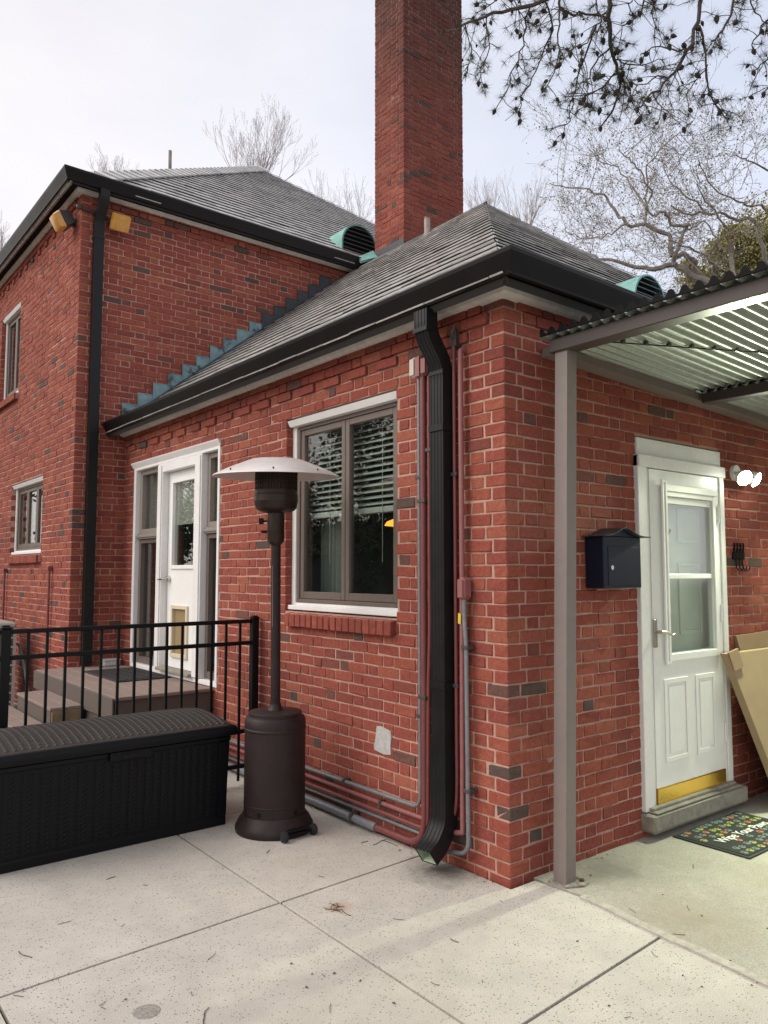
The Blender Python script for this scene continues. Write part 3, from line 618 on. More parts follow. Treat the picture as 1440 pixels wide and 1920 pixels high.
# main front slope
m_m = .775; OM = .20; xa, ya = XM-OM, D-OM; zm = 5.535+.196-m_m*OM; cm_ = 1/sqrt(1+m_m*m_m); TM = 4.98
ap = np.array([xa+TM, ya+TM, zm+m_m*TM])
roof_m = roof_plane('main_roof', [(xa,ya,zm),(xa+2*TM,ya,zm),tuple(ap)], M['underlay'], house)
roof_l = roof_plane('main_left_roof', [(xa,ya,zm),(xa,ya+2*TM,zm),tuple(ap)], M['slate'], house)
roof_k = roof_plane('main_back_roof', [(xa,ya+2*TM,zm),(xa+2*TM,ya+2*TM,zm),tuple(ap)], M['slate'], house)
roof_r = roof_plane('main_right_roof', [(xa+2*TM,ya+2*TM,zm),(xa+2*TM,ya,zm),tuple(ap)], M['slate'], house)
slate_face('main_roof', (0,ya,zm), (1,0,0), (0,cm_,m_m*cm_), (0,-m_m*cm_,cm_), TM/cm_, lambda v: xa+v*cm_, lambda v: xa+2*TM-v*cm_)
ROOF = {'wing_roof': roof_w, 'wing_front_roof': roof_f, 'main_roof': roof_m}
def slate_geom(s, local=False):
    _, o, eu, ev, nrm, c, v0, v1, full, wd, rnd, th = s; t = .0075*th
    lift0 = .017+.004*th; lift1 = -.006
    def pt(u, v, h): return o+eu*u+ev*v+nrm*h
    a = [pt(c[0],v0,lift0-t), pt(c[1],v0,lift0-t), pt(c[2],v1,lift1-t*.5), pt(c[3],v1,lift1-t*.5)]
    b = [pt(c[0],v0,lift0), pt(c[1],v0,lift0), pt(c[2],v1,lift1), pt(c[3],v1,lift1)]
    return a+b, [(3,2,1,0),(4,5,6,7),(0,1,5,4),(1,2,6,5),(2,3,7,6),(3,0,4,7)]
def sl_size(s):
    _, o, eu, ev, nrm, c, v0, v1, full, *r = s
    if not full: return 0
    x, y, k = project(o+eu*(c[0]+c[1])/2+ev*v0)
    if not (0 < x < 1440 and 0 < y < 1920): return 0
    vd = CAM_POS-(o+eu*c[0]+ev*v0); vd = vd/np.linalg.norm(vd)
    return (c[1]-c[0])*(CAM_F/k)**2*max(.02, vd@nrm)
so_ = sorted(range(len(SL)), key=lambda i: -sl_size(SL[i])); ssel = set(so_[:300]); sc = {}; gm = {}
for i, s in enumerate(SL):
    g_, o, eu, ev, nrm, c, v0, v1, full, wd, rnd, th = s
    if i in ssel:
        key = (g_, wd)
        if key not in sc:
            ss = (g_, np.zeros(3), eu, ev, nrm, [-wd/2+.002, wd/2-.002, wd/2-.002, -wd/2+.002], 0, .185*1.55, True, wd, 0, 1.1)
            vs, f_ = slate_geom(ss); mb = MB(); mb.add(vs, f_); me = mb.mesh('slate'); me.materials.append(M['slate_o']); me.materials.append(M['slate_edge']); me.polygons.foreach_set('material_index', [0,0,0,0,0,0]); sc[key] = me
        ob = bpy.data.objects.new('slate', sc[key]); COL.objects.link(ob); ob.parent = ROOF[g_]; ob.location = o+eu*(c[0]+c[1])/2+ev*v0+nrm*random.gauss(0,.0015); ob['rnd'] = rnd
    else: gm.setdefault(g_, []).append(s)
for g_, lst in gm.items():
    mb = MB(); rv = []
    for s in lst:
        vs, f_ = slate_geom(s); mb.add(vs, f_); rv += [s[10]]*6
    me = mb.mesh('slate_field', fix=False); at = me.attributes.new('rnd', 'FLOAT', 'FACE'); at.data.foreach_set('value', rv); me.materials.append(M['slate']); me.materials.append(M['slate_edge']); me.polygons.foreach_set('material_index', [0,0,0,0,0,0]*len(lst))
    ob = bpy.data.objects.new('slate_field', me); COL.objects.link(ob); ob.parent = ROOF[g_]; ob['kind'] = 'stuff'
# saddle slates along the main left hip and hip/ridge caps
hip0 = np.array([xa,ya,zm]); hv = ap-hip0; HL = np.linalg.norm(hv); hv = hv/HL; nf = np.array([0,-m_m*cm_,cm_]); side = np.cross(nf, hv); side /= np.linalg.norm(side)
if side[0] < 0: side = -side
nh = int(HL/.2)
for i in range(1, nh):
    a = hip0+hv*(i*.2); b = hip0+hv*(i*.2+.29); mb = MB(); l0, l1 = .036, .020
    q = [a-side*.01+nf*l0, a+side*.2+nf*l0, b+side*.2+nf*l1, b-side*.01+nf*l1]
    mb.prism(q, nf*.013); ob = mb.build('hip_slate', M['slate_o'], roof_m); ob['rnd'] = random.random()
# lead roll on the wing ridge
mb = MB(); mb.prism([(XR-.10,XR-.02,ZR-.075),(XR,XR-.04,ZR+.018),(XR+.10,XR-.02,ZR-.075),(XR,XR-.02,ZR-.04)], (0,D-XR,0)); mb.build('ridge_cap', M['flash_dark'], roof_w)
# vent pipe near the ridge
mb = MB(); mb.tube([(2.93,3.86,5.36),(2.93,3.86,5.70)], .036, 12); vp = mb.build('vent_pipe', mat('pvc_pipe', (.34,.29,.25), .6, var=.3, vscale=20), roof_w, True)
mb = MB(); mb.tube([(2.93,3.86,5.70),(2.93,3.86,5.712)], .041, 12); mb.build('pipe_rim', M['red_pipe'], vp)
# step flashing on the main wall along the wing roof
zs0 = 3.185; xs0 = -.215
for i in range(1, 17):
    x0 = xs0+i*.1685; x1 = x0+.1685+.012; zt = main_roofline(x0)+.232+random.uniform(-.006,.006); mb = MB()
    y_ = D-.011-.0035*(i % 2)
    mb.prism([(x0,y_,main_roofline(x0)-.08),(x1,y_,main_roofline(x1)-.08),(x1,y_,zt),(x0,y_,zt+.004)], (0,.003,0))
    mb.box(x0-.003,x0+.005,y_-.006,y_+.0,main_roofline(x0),zt+.006); mb.box(x0,x1,y_-.004,y_+.008,zt-.004,zt+.004)
    mb.build('step_flashing', M['flash'] if i < 11 else M['flash_dark'], main_front)
mb = MB(); mb.prism([(-.1,D-.03,main_roofline(-.1)+.028),(XR,D-.03,main_roofline(XR)+.028),(XR,D-.03,main_roofline(XR)+.04),(-.1,D-.03,main_roofline(-.1)+.04)], (0,.018,0)); mb.build('flashing_strip', M['flash_dark'], main_front)
# copper cricket beside the chimney
mb = MB(); mb.prism([(2.93,5.14,5.60),(3.2,5.14,5.72),(3.2,5.24,5.84),(2.95,5.24,5.69)], (0,.02,-.03)); mb.build('copper_flashing', M['copper'], roof_m)
mb = MB(); mb.box(CX0-.012,CX0-.002,CY0-.01,CY1,5.55,5.80); mb.box(CX0-.012,CX1+.01,CY0-.012,CY0-.002,5.3,5.66); mb.build('chimney_flashing', M['flash_dark'], chimney)
# half-round copper roof vents
def roof_vent(parent, cx, y, zb, r, leg, slope, nl):
    n = 18; arc = [(cx-r, zb)]+[(cx-r*cos(pi*k/n), zb+leg+r*sin(pi*k/n)) for k in range(n+1)]+[(cx+r, zb)]
    back = []
    for x, z in arc: back.append((x, y+(z-zb)/slope+.02, z))
    fr = [(x, y, z) for x, z in arc]; k = len(arc); mb = MB()
    inn = [(cx+(x-cx)*.93, y, zb+(z-zb)*.95) for x, z in arc]
    mb.add(fr+back+inn, [(i, i+1, k+i+1, k+i) for i in range(k-1)]+[(i, i+1, 2*k+i+1, 2*k+i) for i in range(k-1)])
    hood = mb.build('roof_vent', M['copper'], parent, True)
    mb = MB(); mb.prism([(x, y+.05, z) for x, z in inn0(inn)], (0,.01,0)); mb.build('vent_backing', M['wood_dark'], hood)
    tot = leg+r
    for i in range(nl):
        z0 = zb+tot*(i+.15)/nl*.95; h = z0-zb; hw = r*.92 if h < leg else sqrt(max(.002, (r*.92)**2-(h-leg)**2))
        mb = MB(); t = tot/nl*.5; mb.prism([(cx-hw,y-.004,z0),(cx-hw,y+.04,z0+t),(cx-hw,y+.04,z0+t+.008),(cx-hw,y-.004,z0+.008)], (2*hw,0,0)); mb.build('vent_louver', M['louver'], hood)
def inn0(inn): return [(p[0], p[2]) for p in inn]
roof_vent(roof_m, 3.40, 5.80, 5.985, .315, .15, m_m, 7)
roof_vent(roof_f, 2.07, .43, 3.50, .205, .05, m_w, 6)
# pole on the far roof
# ------------------------------------------------------------------ downspouts
def ribbed(w_, d_):
    p = [(-w_/2,-d_/2)]; n = 4
    for i in range(n):
        a = -w_/2+w_*(i+.25)/n; b = -w_/2+w_*(i+.75)/n; p += [(a,-d_/2),(a+.003,-d_/2+.003),(b-.003,-d_/2+.003),(b,-d_/2)]
    p += [(w_/2,-d_/2),(w_/2,d_/2),(-w_/2,d_/2)]
    return p
def arc_pts(pts, r=.05, n=5):
    pts = [np.asarray(p, float) for p in pts]; o = [pts[0]]
    for i in range(1, len(pts)-1):
        a = pts[i-1]-pts[i]; b = pts[i+1]-pts[i]; la, lb = np.linalg.norm(a), np.linalg.norm(b); q = min(r, la*.45, lb*.45); a = pts[i]+a/la*q; b = pts[i]+b/lb*q
        for k in range(n+1):
            t = k/n; o.append((1-t)**2*a+2*t*(1-t)*pts[i]+t*t*b)
    o.append(pts[-1]); return o
mb = MB(); YD = .405
path = [(-.185,YD,2.99),(-.185,YD,2.865),(-.068,YD,2.70),(-.068,YD,.30),(-.225,YD-.01,.085)]
mb.sweep(arc_pts(path[:4], .08), [(b,a) for a,b in ribbed(.105,.08)][::-1], (1,0,0))
dspo = mb.build('downspout', M['spout'], house)
mb = MB(); mb.sweep(arc_pts([(-.068,YD,.62),(-.068,YD,.225),(-.135,YD-.003,.125),(-.205,YD-.006,.080)], .085, 7), [(b*1.12,a*1.1) for a,b in ribbed(.105,.08)][::-1], (1,0,0), cap=False); mb.build('downspout_shoe', M['spout'], dspo)
mb = MB(); mb.sweep([(-.10,YD-.002,.165),(-.135,YD-.003,.125),(-.203,YD-.006,.0815)], [(-.040,-.052),(-.040,.052),(.040,.052),(.040,-.052)], (1,0,0), cap=False); mb.build('shoe_inside', M['spout_in'], dspo)
for z in (2.35, .95): 
    mb = MB(); mb.box(-.116,-.02,YD-.058,YD+.058,z-.018,z+.018); mb.build('strap', M['spout'], dspo)
for z in (2.66, 2.88):
    mb = MB(); xx = -.068 if z < 2.7 else -.185; mb.box(xx-.045,xx+.045,YD-.056,YD+.056,z-.012,z+.012); mb.build('elbow_collar', M['spout'], dspo)
mb = MB(); XD = -.36
mb.sweep(arc_pts([(XD,D-.20,5.55),(XD,D-.20,5.44),(XD,D-.055,5.28),(XD,D-.055,.62)], .06), [(a,b) for a,b in ribbed(.095,.075)], (1,0,0))
md = mb.build('downspout', M['spout'], house)
for z in (5.08, 3.0):
    mb = MB(); mb.box(XD-.052,XD+.052,D-.097,D-.015,z-.015,z+.015); mb.build('strap', M['spout'], md)
# ------------------------------------------------------------------ windows
def rect_frame(mb, axis, p0, p1, u0, u1, z0, z1, wl, wr, wb, wt):
    def bx(a, b, c, d):
        if axis == 'y': mb.cbox(p0, p1, a, b, c, d, .003)
        else: mb.cbox(a, b, p0, p1, c, d, .003)
    bx(u0, u0+wl, z0, z1); bx(u1-wr, u1, z0, z1); bx(u0+wl, u1-wr, z0, z0+wb); bx(u0+wl, u1-wr, z1-wt, z1); return mb
def casement(parent, wall_plane, hole, n, name='window', rec=.055, blinds=False):
    u0, u1, z0, z1 = hole; x = wall_plane+rec
    wn_ = MB(); rect_frame(wn_, 'y', x, x+.09, u0, u1, z0+.002, z1-.002, .05, .05, .05, .05); win = wn_.build(name, M['white'], parent)
    mb = MB(); mb.prism([(x-.030, u0+.006, z1-.050),(x-.052,u0+.006,z1-.008),(x,u0+.006,z1-.006),(x,u0+.006,z1-.052)], (0,u1-u0-.012,0)); mb.build('head_mould', M['white'], win)
    mb = MB(); mb.cbox(x-.035, x, u0+.004, u1-.004, z0+.003, z0+.035, .004); mb.build('sub_sill', M['white'], win)
    a, b, c, d = u0+.05, u1-.05, z0+.05, z1-.05; w_ = (b-a)/n
    mb = MB(); rect_frame(mb, 'y', x+.012, x+.10, a+.002, b-.002, c+.002, d-.002, .028, .028, .028, .028); mb.build('frame', M['bronze'], win)
    for i in range(n):
        s0, s1 = a+.030+i*(b-a-.06)/n, a+.030+(i+1)*(b-a-.06)/n
        mb = MB(); rect_frame(mb, 'y', x+.022, x+.065, s0+.003, s1-.003, c+.032, d-.032, .042, .042, .05, .042); sa = mb.build('sash', M['bronze'], win)
        mb = MB(); mb.box(x+.040, x+.046, s0+.040, s1-.040, c+.076, d-.070); mb.build('pane', M['glass'], sa)
    return win
w1 = casement(house, 0, WIN1, 2)
casement(house, XM, LOWIN, 3); casement(house, XM, UPWIN, 2)
# rooms behind the glass
for nm, bxx in (('room_shell', (.25,2.6,.3,5.3,.55,2.95)), ('room_shell', (XM+.25,XM+2.0,6.2,9.2,.8,5.3))):
    mb = MB(); mb.box(*bxx); mb.f = [f for f in mb.f if f != (3,0,4,7)]; o = mb.build(nm, M['int_wall'], house)
# blinds in the large window
bl = empty('venetian_blind', (.19,1.52,1.95), 'grey green venetian blind half lowered behind the large casement window', 'blind')
for i in range(15):
    z = 2.60-i*.042; mb = MB(); t = radians(28); c_, s_ = cos(t)*.025, sin(t)*.025
    mb.prism([(.19-c_,.92,z-s_),(.19+c_,.92,z+s_),(.19+c_,.92,z+s_+.003),(.19-c_,.92,z-s_+.003)], (0,1.19,0)); mb.build('slat', M['slatblind'], bl)
mb = MB(); mb.cbox(.165,.215,.92,2.11,1.945,1.985); mb.build('bottom_rail', M['slatblind'], bl)
mb = MB(); mb.cbox(.16,.22,.92,2.11,2.615,2.665); mb.build('head_rail', M['slatblind'], bl)
for y in (1.22, 1.82): mb = MB(); mb.tube([(.16,y,2.63),(.16,y,1.62)], .0018, 5); mb.build('cord', M['blindwhite'], bl)
mb = MB()
for y0 in (.90,): 
    n = 40; mb.add([(.30+.02*sin(k*1.1), 2.14-.34*k/n, z) for z in (1.28,1.95) for k in range(n+1)], [(k,k+1,n+2+k,n+1+k) for k in range(n)])
o = mb.build('window_curtain', M['curtain'], None, True); tag(o, 'pale grey curtain gathered at one side behind the large casement window', 'curtain')
lampo = empty('pendant_lamp', (.9,1.95,1.93), 'small lit amber pendant lamp seen through the casement window', 'lamp')
mb = MB(); mb.lathe([(.02,.05),(.09,.02),(.11,-.01),(.02,-.02)], (.9,1.95,1.93), 20); mb.build('shade', mat('amber_glow', (.8,.4,.1), .5, emit=(1,.36,.04), estr=1.6), lampo)
mb = MB(); mb.tube([(.9,1.95,1.98),(.9,1.95,2.949)], .004, 6); mb.build('cord', M['black'], lampo)
# ------------------------------------------------------------------ french door unit
u0, u1, z0, z1 = FDOOR
mb = MB(); X = -.004
mb.cbox(X, .13, u1-.055, u1-.002, .645, z1-.004); mb.cbox(X, .13, u0+.002, u0+.04, .645, z1-.004)
mb.cbox(X+.001, .13, u0+.041, u1-.056, z1-.075, z1-.005); mb.cbox(X+.002, .13, u0+.003, u1-.003, .602, .644)
fd = mb.build('french_door', M['white'], house)
mb = MB(); mb.prism([(-.005,u0-.015,z1-.045),(-.03,u0-.015,z1-.006),(-.034,u0-.015,z1+.006),(.02,u0-.015,z1+.006),(.02,u0-.015,z1-.045)], (0,u1-u0+.04,0)); mb.build('head_casing', M['white'], fd)
for a, b in ((4.394,4.505),(3.545,3.675)):
    mb = MB(); mb.cbox(-.012,.13,a,b,.646,z1-.077); mb.cbox(-.022,-.013,a+.015,b-.015,.65,z1-.09); mb.build('door_casing', M['white'], fd)
mb = MB(); mb.cbox(-.012,.13,3.676,4.393,z1-.16,z1-.077); mb.build('door_head', M['white'], fd)
mb = MB(); mb.cbox(-.05,.10,3.676,4.393,.646,.672); mb.build('threshold', M['stone'], fd)
# slab
sl0, sl1, sz0, sz1 = 3.68, 4.388, .676, z1-.165; gy0, gy1, gz0, gz1 = 3.80, 4.27, 1.62, 2.40; py0, py1, pz0, pz1 = 3.93, 4.23, .80, 1.22
def holed(mb, axis, p0, p1, u0, u1, z0, z1, holes):
    us = sorted({u0,u1,*[h[0] for h in holes],*[h[1] for h in holes]}); zs = sorted({z0,z1,*[h[2] for h in holes],*[h[3] for h in holes]})
    for i in range(len(us)-1):
        for j in range(len(zs)-1):
            uc, zc = (us[i]+us[i+1])/2, (zs[j]+zs[j+1])/2
            if any(h[0]<uc<h[1] and h[2]<zc<h[3] for h in holes): continue
            if axis == 'y': mb.box(p0,p1,us[i],us[i+1],zs[j],zs[j+1])
            else: mb.box(us[i],us[i+1],p0,p1,zs[j],zs[j+1])
def merge_clean(o):
    b = bmesh.new(); b.from_mesh(o.data); bmesh.ops.remove_doubles(b, verts=b.verts, dist=1e-5)
    dup = {}
    for f in b.faces: dup.setdefault(tuple(round(c, 4) for c in f.calc_center_median()), []).append(f)
    bmesh.ops.delete(b, geom=[f for l in dup.values() if len(l) > 1 for f in l], context='FACES')
    bmesh.ops.recalc_face_normals(b, faces=b.faces); b.to_mesh(o.data); b.free()
mb = MB(); holed(mb,'y',.055,.095,sl0,sl1,sz0,sz1,[(gy0,gy1,gz0,gz1),(py0,py1,pz0,pz1)]); slab = mb.build('door_slab', M['white_door'], fd); merge_clean(slab)
mb = MB(); rect_frame(mb,'y',.040,.056,gy0-.035,gy1+.035,gz0-.035,gz1+.035,.036,.036,.036,.036); mb.build('glass_frame', M['white_door'], fd)
mb = MB(); mb.box(.070,.076,gy0+.001,gy1-.001,gz0+.001,gz1-.001); mb.build('pane', M['glass'], fd)
mb = MB(); n = 34
for k in range(n): mb.box(.084,.087,gy0+.01,gy1-.01,2.0+k*(gz1-2.0)/n+.002,2.0+(k+1)*(gz1-2.0)/n-.002)
mb.build('inner_blind', M['blindwhite'], fd)
mb = MB(); rect_frame(mb,'y',.036,.10,py0-.03,py1+.03,pz0-.03,pz1+.03,.035,.035,.035,.035); mb.build('pet_door_frame', mat('ivory_plastic', (.62,.54,.40), .5), fd)
mb = MB(); mb.box(.066,.070,py0+.006,py1-.006,pz0+.006,pz1-.006); mb.build('pet_door_flap', mat('amber_flap', (.30,.22,.11), .35), fd)
mb = MB(); mb.disc((.042,4.335,1.495),(1,0,0),.030,.026,16); mb.tube([(.045,4.335,1.495),(.0,4.335,1.495),(-.014,4.345,1.493),(-.018,4.44,1.487)], [.011,.011,.010,.008], 8); mb.build('lever_handle', M['steel'], fd, True)
# sidelights
for a, b in ((4.507,u1-.057),(u0+.042,3.543)):
    mb = MB(); mb.cbox(.02,.12,a,b,1.89,1.945); mb.cbox(.008,.02,a,b,1.905,1.93); mb.build('sidelight_rail', M['bronze2'], fd)
    mb = MB(); rect_frame(mb,'y',.045,.12,a+.002,b-.002,1.947,z1-.078,.05,.05,.045,.045); fr = mb.build('sidelight_frame', M['bronze2'], fd)
    mb = MB(); mb.box(.085,.09,a+.05,b-.05,1.99,z1-.122); mb.build('pane', M['glass'], fr)
    mb = MB(); rect_frame(mb,'y',.045,.12,a+.002,b-.002,.647,1.888,.045,.045,.06,.04); fr = mb.build('sidelight_frame', M['bronze'], fd)
    mb = MB(); mb.box(.085,.09,a+.046,b-.046,.705,1.85); mb.build('pane', M['glass'], fr)
    n = 30; mb = MB(); mb.add([(.16+.012*sin(k*1.3), a+.03+(b-a-.06)*k/n, z) for z in (1.95,2.6) for k in range(n+1)], [(k,k+1,n+2+k,n+1+k) for k in range(n)]); mb.build('sheer_curtain', M['curtain'], fd, True)
# ------------------------------------------------------------------ front storm door
fx0, fx1, fz0, fz1 = FRONTDOOR
mb = MB(); Y0 = -.028
mb.cbox(fx0-.02,fx0+.075,Y0,.10,fz0-.0,2.272); mb.cbox(fx1-.055,fx1+.005,Y0,.10,fz0+.0,2.262); mb.cbox(fx0-.02,fx1+.01,Y0-.012,.10,2.20,2.275)
mb.cbox(fx0+.002,fx1-.002,-.012,.10,2.2765,2.384); dr = mb.build('front_door', M['white'], house)
mb = MB(); mb.cbox(fx0+.076,fx0+.105,Y0+.010,.08,fz0,2.199); mb.cbox(fx1-.085,fx1-.056,Y0+.010,.08,fz0,2.199); mb.build('door_jamb', M['white'], dr)
d0, d1, dz0, dz1 = fx0+.108, fx1-.088, fz0+.03, 2.195; G0, G1, G2, G3 = 1.452, 2.005, 1.05, 2.035
mb = MB(); holed(mb,'x',-.022,.018,d0,d1,dz0+.085,dz1,[(G0,G1,G2,G3)]); sd_ = mb.build('storm_door_slab', M['white_door'], dr); merge_clean(sd_)
mb = MB(); rect_frame(mb,'x',-.034,-.0225,G0-.05,G1+.035,G2-.045,G3+.06,.05,.036,.046,.061); mb.build('glass_surround', M['white_door'], dr)
mb = MB(); rect_frame(mb,'x',-.048,-.0345,G0-.075,G0-.02,G2-.06,G3+.10,.02,.02,.02,.02); mb.cbox(G0-.055,G1+.045,-.044,-.034,G3+.03,G3+.075); mb.build('moulding', M['white_door'], dr)
mb = MB(); mb.box(G0,G1,-.006,-.001,G2,G3); mb.build('storm_glass', M['glass_low'], dr)
mb = MB(); mb.cbox(G0+.002,G1-.002,-.018,-.007,1.515,1.545); mb.build('glass_rail', M['white_door'], dr); mb = MB(); mb.cbox(G0+.002,G1-.002,-.016,-.007,G3-.045,G3-.002); mb.build('glass_rail', M['white_door'], dr)
for a, b in ((d0+.10,d0+.37),(d0+.46,d0+.70)):
    mb = MB(); rect_frame(mb,'x',-.029,-.0225,a,b,.40,.90,.028,.028,.03,.03); mb.cbox(a+.05,b-.05,-.027,-.0225,.45,.85,.004); mb.build('raised_panel', M['white_door'], dr)
mb = MB(); mb.cbox(d0+.006,d1-.004,-.030,.012,dz0-.012,dz0+.083); mb.build('kick_plate', M['brass'], dr)
mb = MB(); mb.cbox(d0-.005,d0+.031,-.034,-.0225,1.10,1.27,.006); mb.build('lock_plate', M['silver'], dr)
mb = MB(); mb.tube([(d0+.014,-.03,1.195),(d0+.014,-.075,1.195),(d0+.05,-.083,1.193),(d0+.085,-.082,1.183),(d0+.115,-.082,1.172),(d0+.135,-.082,1.178)], [.012,.010,.009,.008,.007,.008], 8); mb.build('lever_handle', M['silver'], dr, True)
for z in (.50,1.28,1.95): mb = MB(); mb.tube([(d1+.005,-.028,z-.06),(d1+.005,-.028,z+.06)], .008, 8); mb.build('hinge', M['white'], dr)
# inner door behind the storm glass
mb = MB(); mb.box(d0-.02,d1+.02,.07,.11,fz0,2.2)
idr = mb.build('inner_door', M['white_door'], dr)
for a, b, c, d in ((1.36,1.62,1.75,1.98),(1.72,2.0,1.75,1.98),(1.36,1.62,1.15,1.62),(1.72,2.0,1.15,1.62)):
    mb = MB(); rect_frame(mb,'x',.060,.0695,a,b,c,d,.025,.025,.025,.025); mb.build('inner_panel', M['white_door'], dr)
mb = MB(); mb.disc((1.535,.058,1.86),(0,1,0),.022,.012,14); mb.disc((1.535,.058,1.83),(0,1,0),.016,.012,14); mb.tube([(1.535,.052,1.80),(1.535,.042,1.785),(1.555,.032,1.80),(1.575,.027,1.83)], .008, 8); mb.build('knocker', M['black_iron'], dr, True)
mb = MB(); vs, f_ = chamfer(1.10,.155,.105,.014); vs = np.array(vs)+RNG.normal(0,.003,(24,3)); mb.add(vs+np.array([1.68,-.017,.092]), f_); ds_ = mb.build('door_sill', M['stone'], house)
mb = MB(); mb.cbox(1.17,2.16,-.085,.0,.1445,.155,.003); mb.cbox(1.18,2.15,-.055,.05,.1555,.172,.003); mb.build('weather_bar', M['stone'], ds_)
# soldier bricks above the front door
n = 15
# ------------------------------------------------------------------ wooden deck landing and steps
dk = empty('deck_steps', (-.6,4.3,.0), 'brown composite deck landing with two steps below the french door', 'deck')
LZ = .60
def deck_block(x0, x1, y0, y1, zt, zb, nb, rootname):
    w_ = (x1-x0)/nb
    for i in range(nb):
        mb = MB(); mb.cbox(x0+i*w_+.002, x0+(i+1)*w_-.002, y0-.02, y1, zt-.025, zt+random.uniform(-.001,.001), .003); mb.build('plank', M['deck'], dk)
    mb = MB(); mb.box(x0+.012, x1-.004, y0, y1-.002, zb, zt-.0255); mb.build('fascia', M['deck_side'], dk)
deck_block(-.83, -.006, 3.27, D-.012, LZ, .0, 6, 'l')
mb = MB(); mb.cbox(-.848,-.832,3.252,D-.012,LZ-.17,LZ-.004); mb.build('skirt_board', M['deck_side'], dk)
deck_block(-1.115, -.850, 3.93, 4.96, .465, .0, 2, 's')
mb = MB(); mb.cbox(-1.098,-.856,3.905,3.928,.30,.438); mb.build('step_end', M['raw_wood'], dk)
deck_block(-1.36, -1.118, 3.70, 5.45, .325, .0, 2, 't')
m_ = empty('deck_mat', (-.2,4.55,LZ), 'black patterned rubber mat on the brown deck landing', 'mat')
mb = MB(); mb.cbox(-.52,-.03,4.05,4.98,LZ+.001,LZ+.012,.003); mb.build('mat_base', M['rubber'], m_)
mb = MB()
for i in range(5):
    for j in range(9): mb.cbox(-.49+i*.09,-.415+i*.09,4.085+j*.097,4.165+j*.097,LZ+.0125,LZ+.017,.003)
mb.build('mat_relief', M['rubber'], m_)
m_ = empty('utility_box', (-.1,5.33,LZ), 'small pale grey box on the deck by the inner brick corner', 'box')
mb = MB(); mb.cbox(-.22,-.05,5.28,5.40,LZ+.001,LZ+.055,.008); mb.build('case', mat('pale_grey_plastic', (.45,.46,.46), .5), m_)
mb = MB(); mb.cbox(-.225,-.045,5.275,5.405,LZ+.0555,LZ+.068,.004); mb.build('cover', mat('pale_grey_cover', (.5,.51,.51), .5), m_)
# ------------------------------------------------------------------ fence
fn = empty('metal_fence', (-.9,2.5,0), 'black metal railing fence with square pickets running to the brick wall', 'fence')
FY = 2.5
def fpost(x):
    mb = MB(); mb.cbox(x-.027,x+.027,FY-.027,FY+.027,.001,1.205,.003); p = mb.build('post', M['black'], fn)
    mb = MB(); mb.cbox(x-.031,x+.031,FY-.031,FY+.031,1.2055,1.222,.006); mb.cbox(x-.02,x+.02,FY-.02,FY+.02,1.2225,1.230,.004); mb.build('post_cap', M['black'], p)
fpost(-.055); fpost(-1.785); fpost(-3.55)
for x0, x1 in ((-1.757,-.083),(-3.52,-1.813)):
    for z in (1.19, 1.03, .385, .135): mb = MB(); mb.cbox(x0,x1,FY-.016,FY+.016,z-.014,z+.014,.003); mb.build('rail', M['black'], fn)
    nP = 14
    for i in range(nP):
        x = -.174-.1137*i + (0 if x1 > -1 else -1.73)
        mb = MB(); mb.cbox(x-.0085,x+.0085,FY-.0085,FY+.0085,.03,1.175,.002); mb.build('picket', M['black'], fn)
# ------------------------------------------------------------------ storage box
bxo = empty('storage_box', (-1.3,2.07,0), 'black woven resin storage box with domed lid against the fence', 'box')
B0, B1, BY0, BY1 = -2.08, -.645, 1.735, 2.42
mb = MB()
# tapered body
bt, bb = .545, .002; tp = .018
body_v = [(B0+tp,BY0+tp,bb),(B1-tp,BY0+tp,bb),(B1-tp,BY1-tp,bb),(B0+tp,BY1-tp,bb),(B0,BY0,bt),(B1,BY0,bt),(B1,BY1,bt),(B0,BY1,bt)]
mb.add(body_v, [(0,3,2,1),(4,5,6,7),(0,1,5,4),(1,2,6,5),(2,3,7,6),(3,0,4,7)]); 
mb.cbox(B0+.012,B1-.012,BY0+.012,BY1-.012,.001,.055,.006)
bdy = mb.build('body', M['resin'], bxo)
mb = MB(); mb.cbox(B0-.006,B1+.006,BY0-.006,BY1+.006,bt-.035,bt-.002,.006); mb.build('rim', M['resin'], bxo)
# corner posts and woven relief on the front and right side
for x in (B0+.045, B1-.045):
    mb = MB(); mb.prism([(x-.035,BY0-.001,bt-.036),(x+.035,BY0-.001,bt-.036),(x+.03,BY0+tp-.002,.06),(x-.03,BY0+tp-.002,.06)], (0,-.006,0)); mb.build('corner_post', M['resin'], bdy)
mb = MB(); nx = 26; nzr = 17
for i in range(nx):
    for j in range(nzr):
        x = B0+.10+(i+.5)*(B1-B0-.20)/nx; z = .075+(j+.5)*.0255; f = (bt-z)/bt; y = BY0+tp*f; h = .019; wv = .017
        s_ = 1 if i % 2 else -1
        mb.add([(x-wv,y+.001,z-h-s_*.006),(x+wv,y+.001,z-h+s_*.006),(x+wv,y+.001,z+h*.2+s_*.006),(x-wv,y+.001,z+h*.2-s_*.006),(x-wv*.5,y-.0025,z-h*.6),(x+wv*.5,y-.0025,z-h*.6),(x+wv*.5,y-.0025,z-.001),(x-wv*.5,y-.0025,z-.001)], [(4,5,6,7),(0,1,5,4),(1,2,6,5),(2,3,7,6),(3,0,4,7)])
nyy = 11
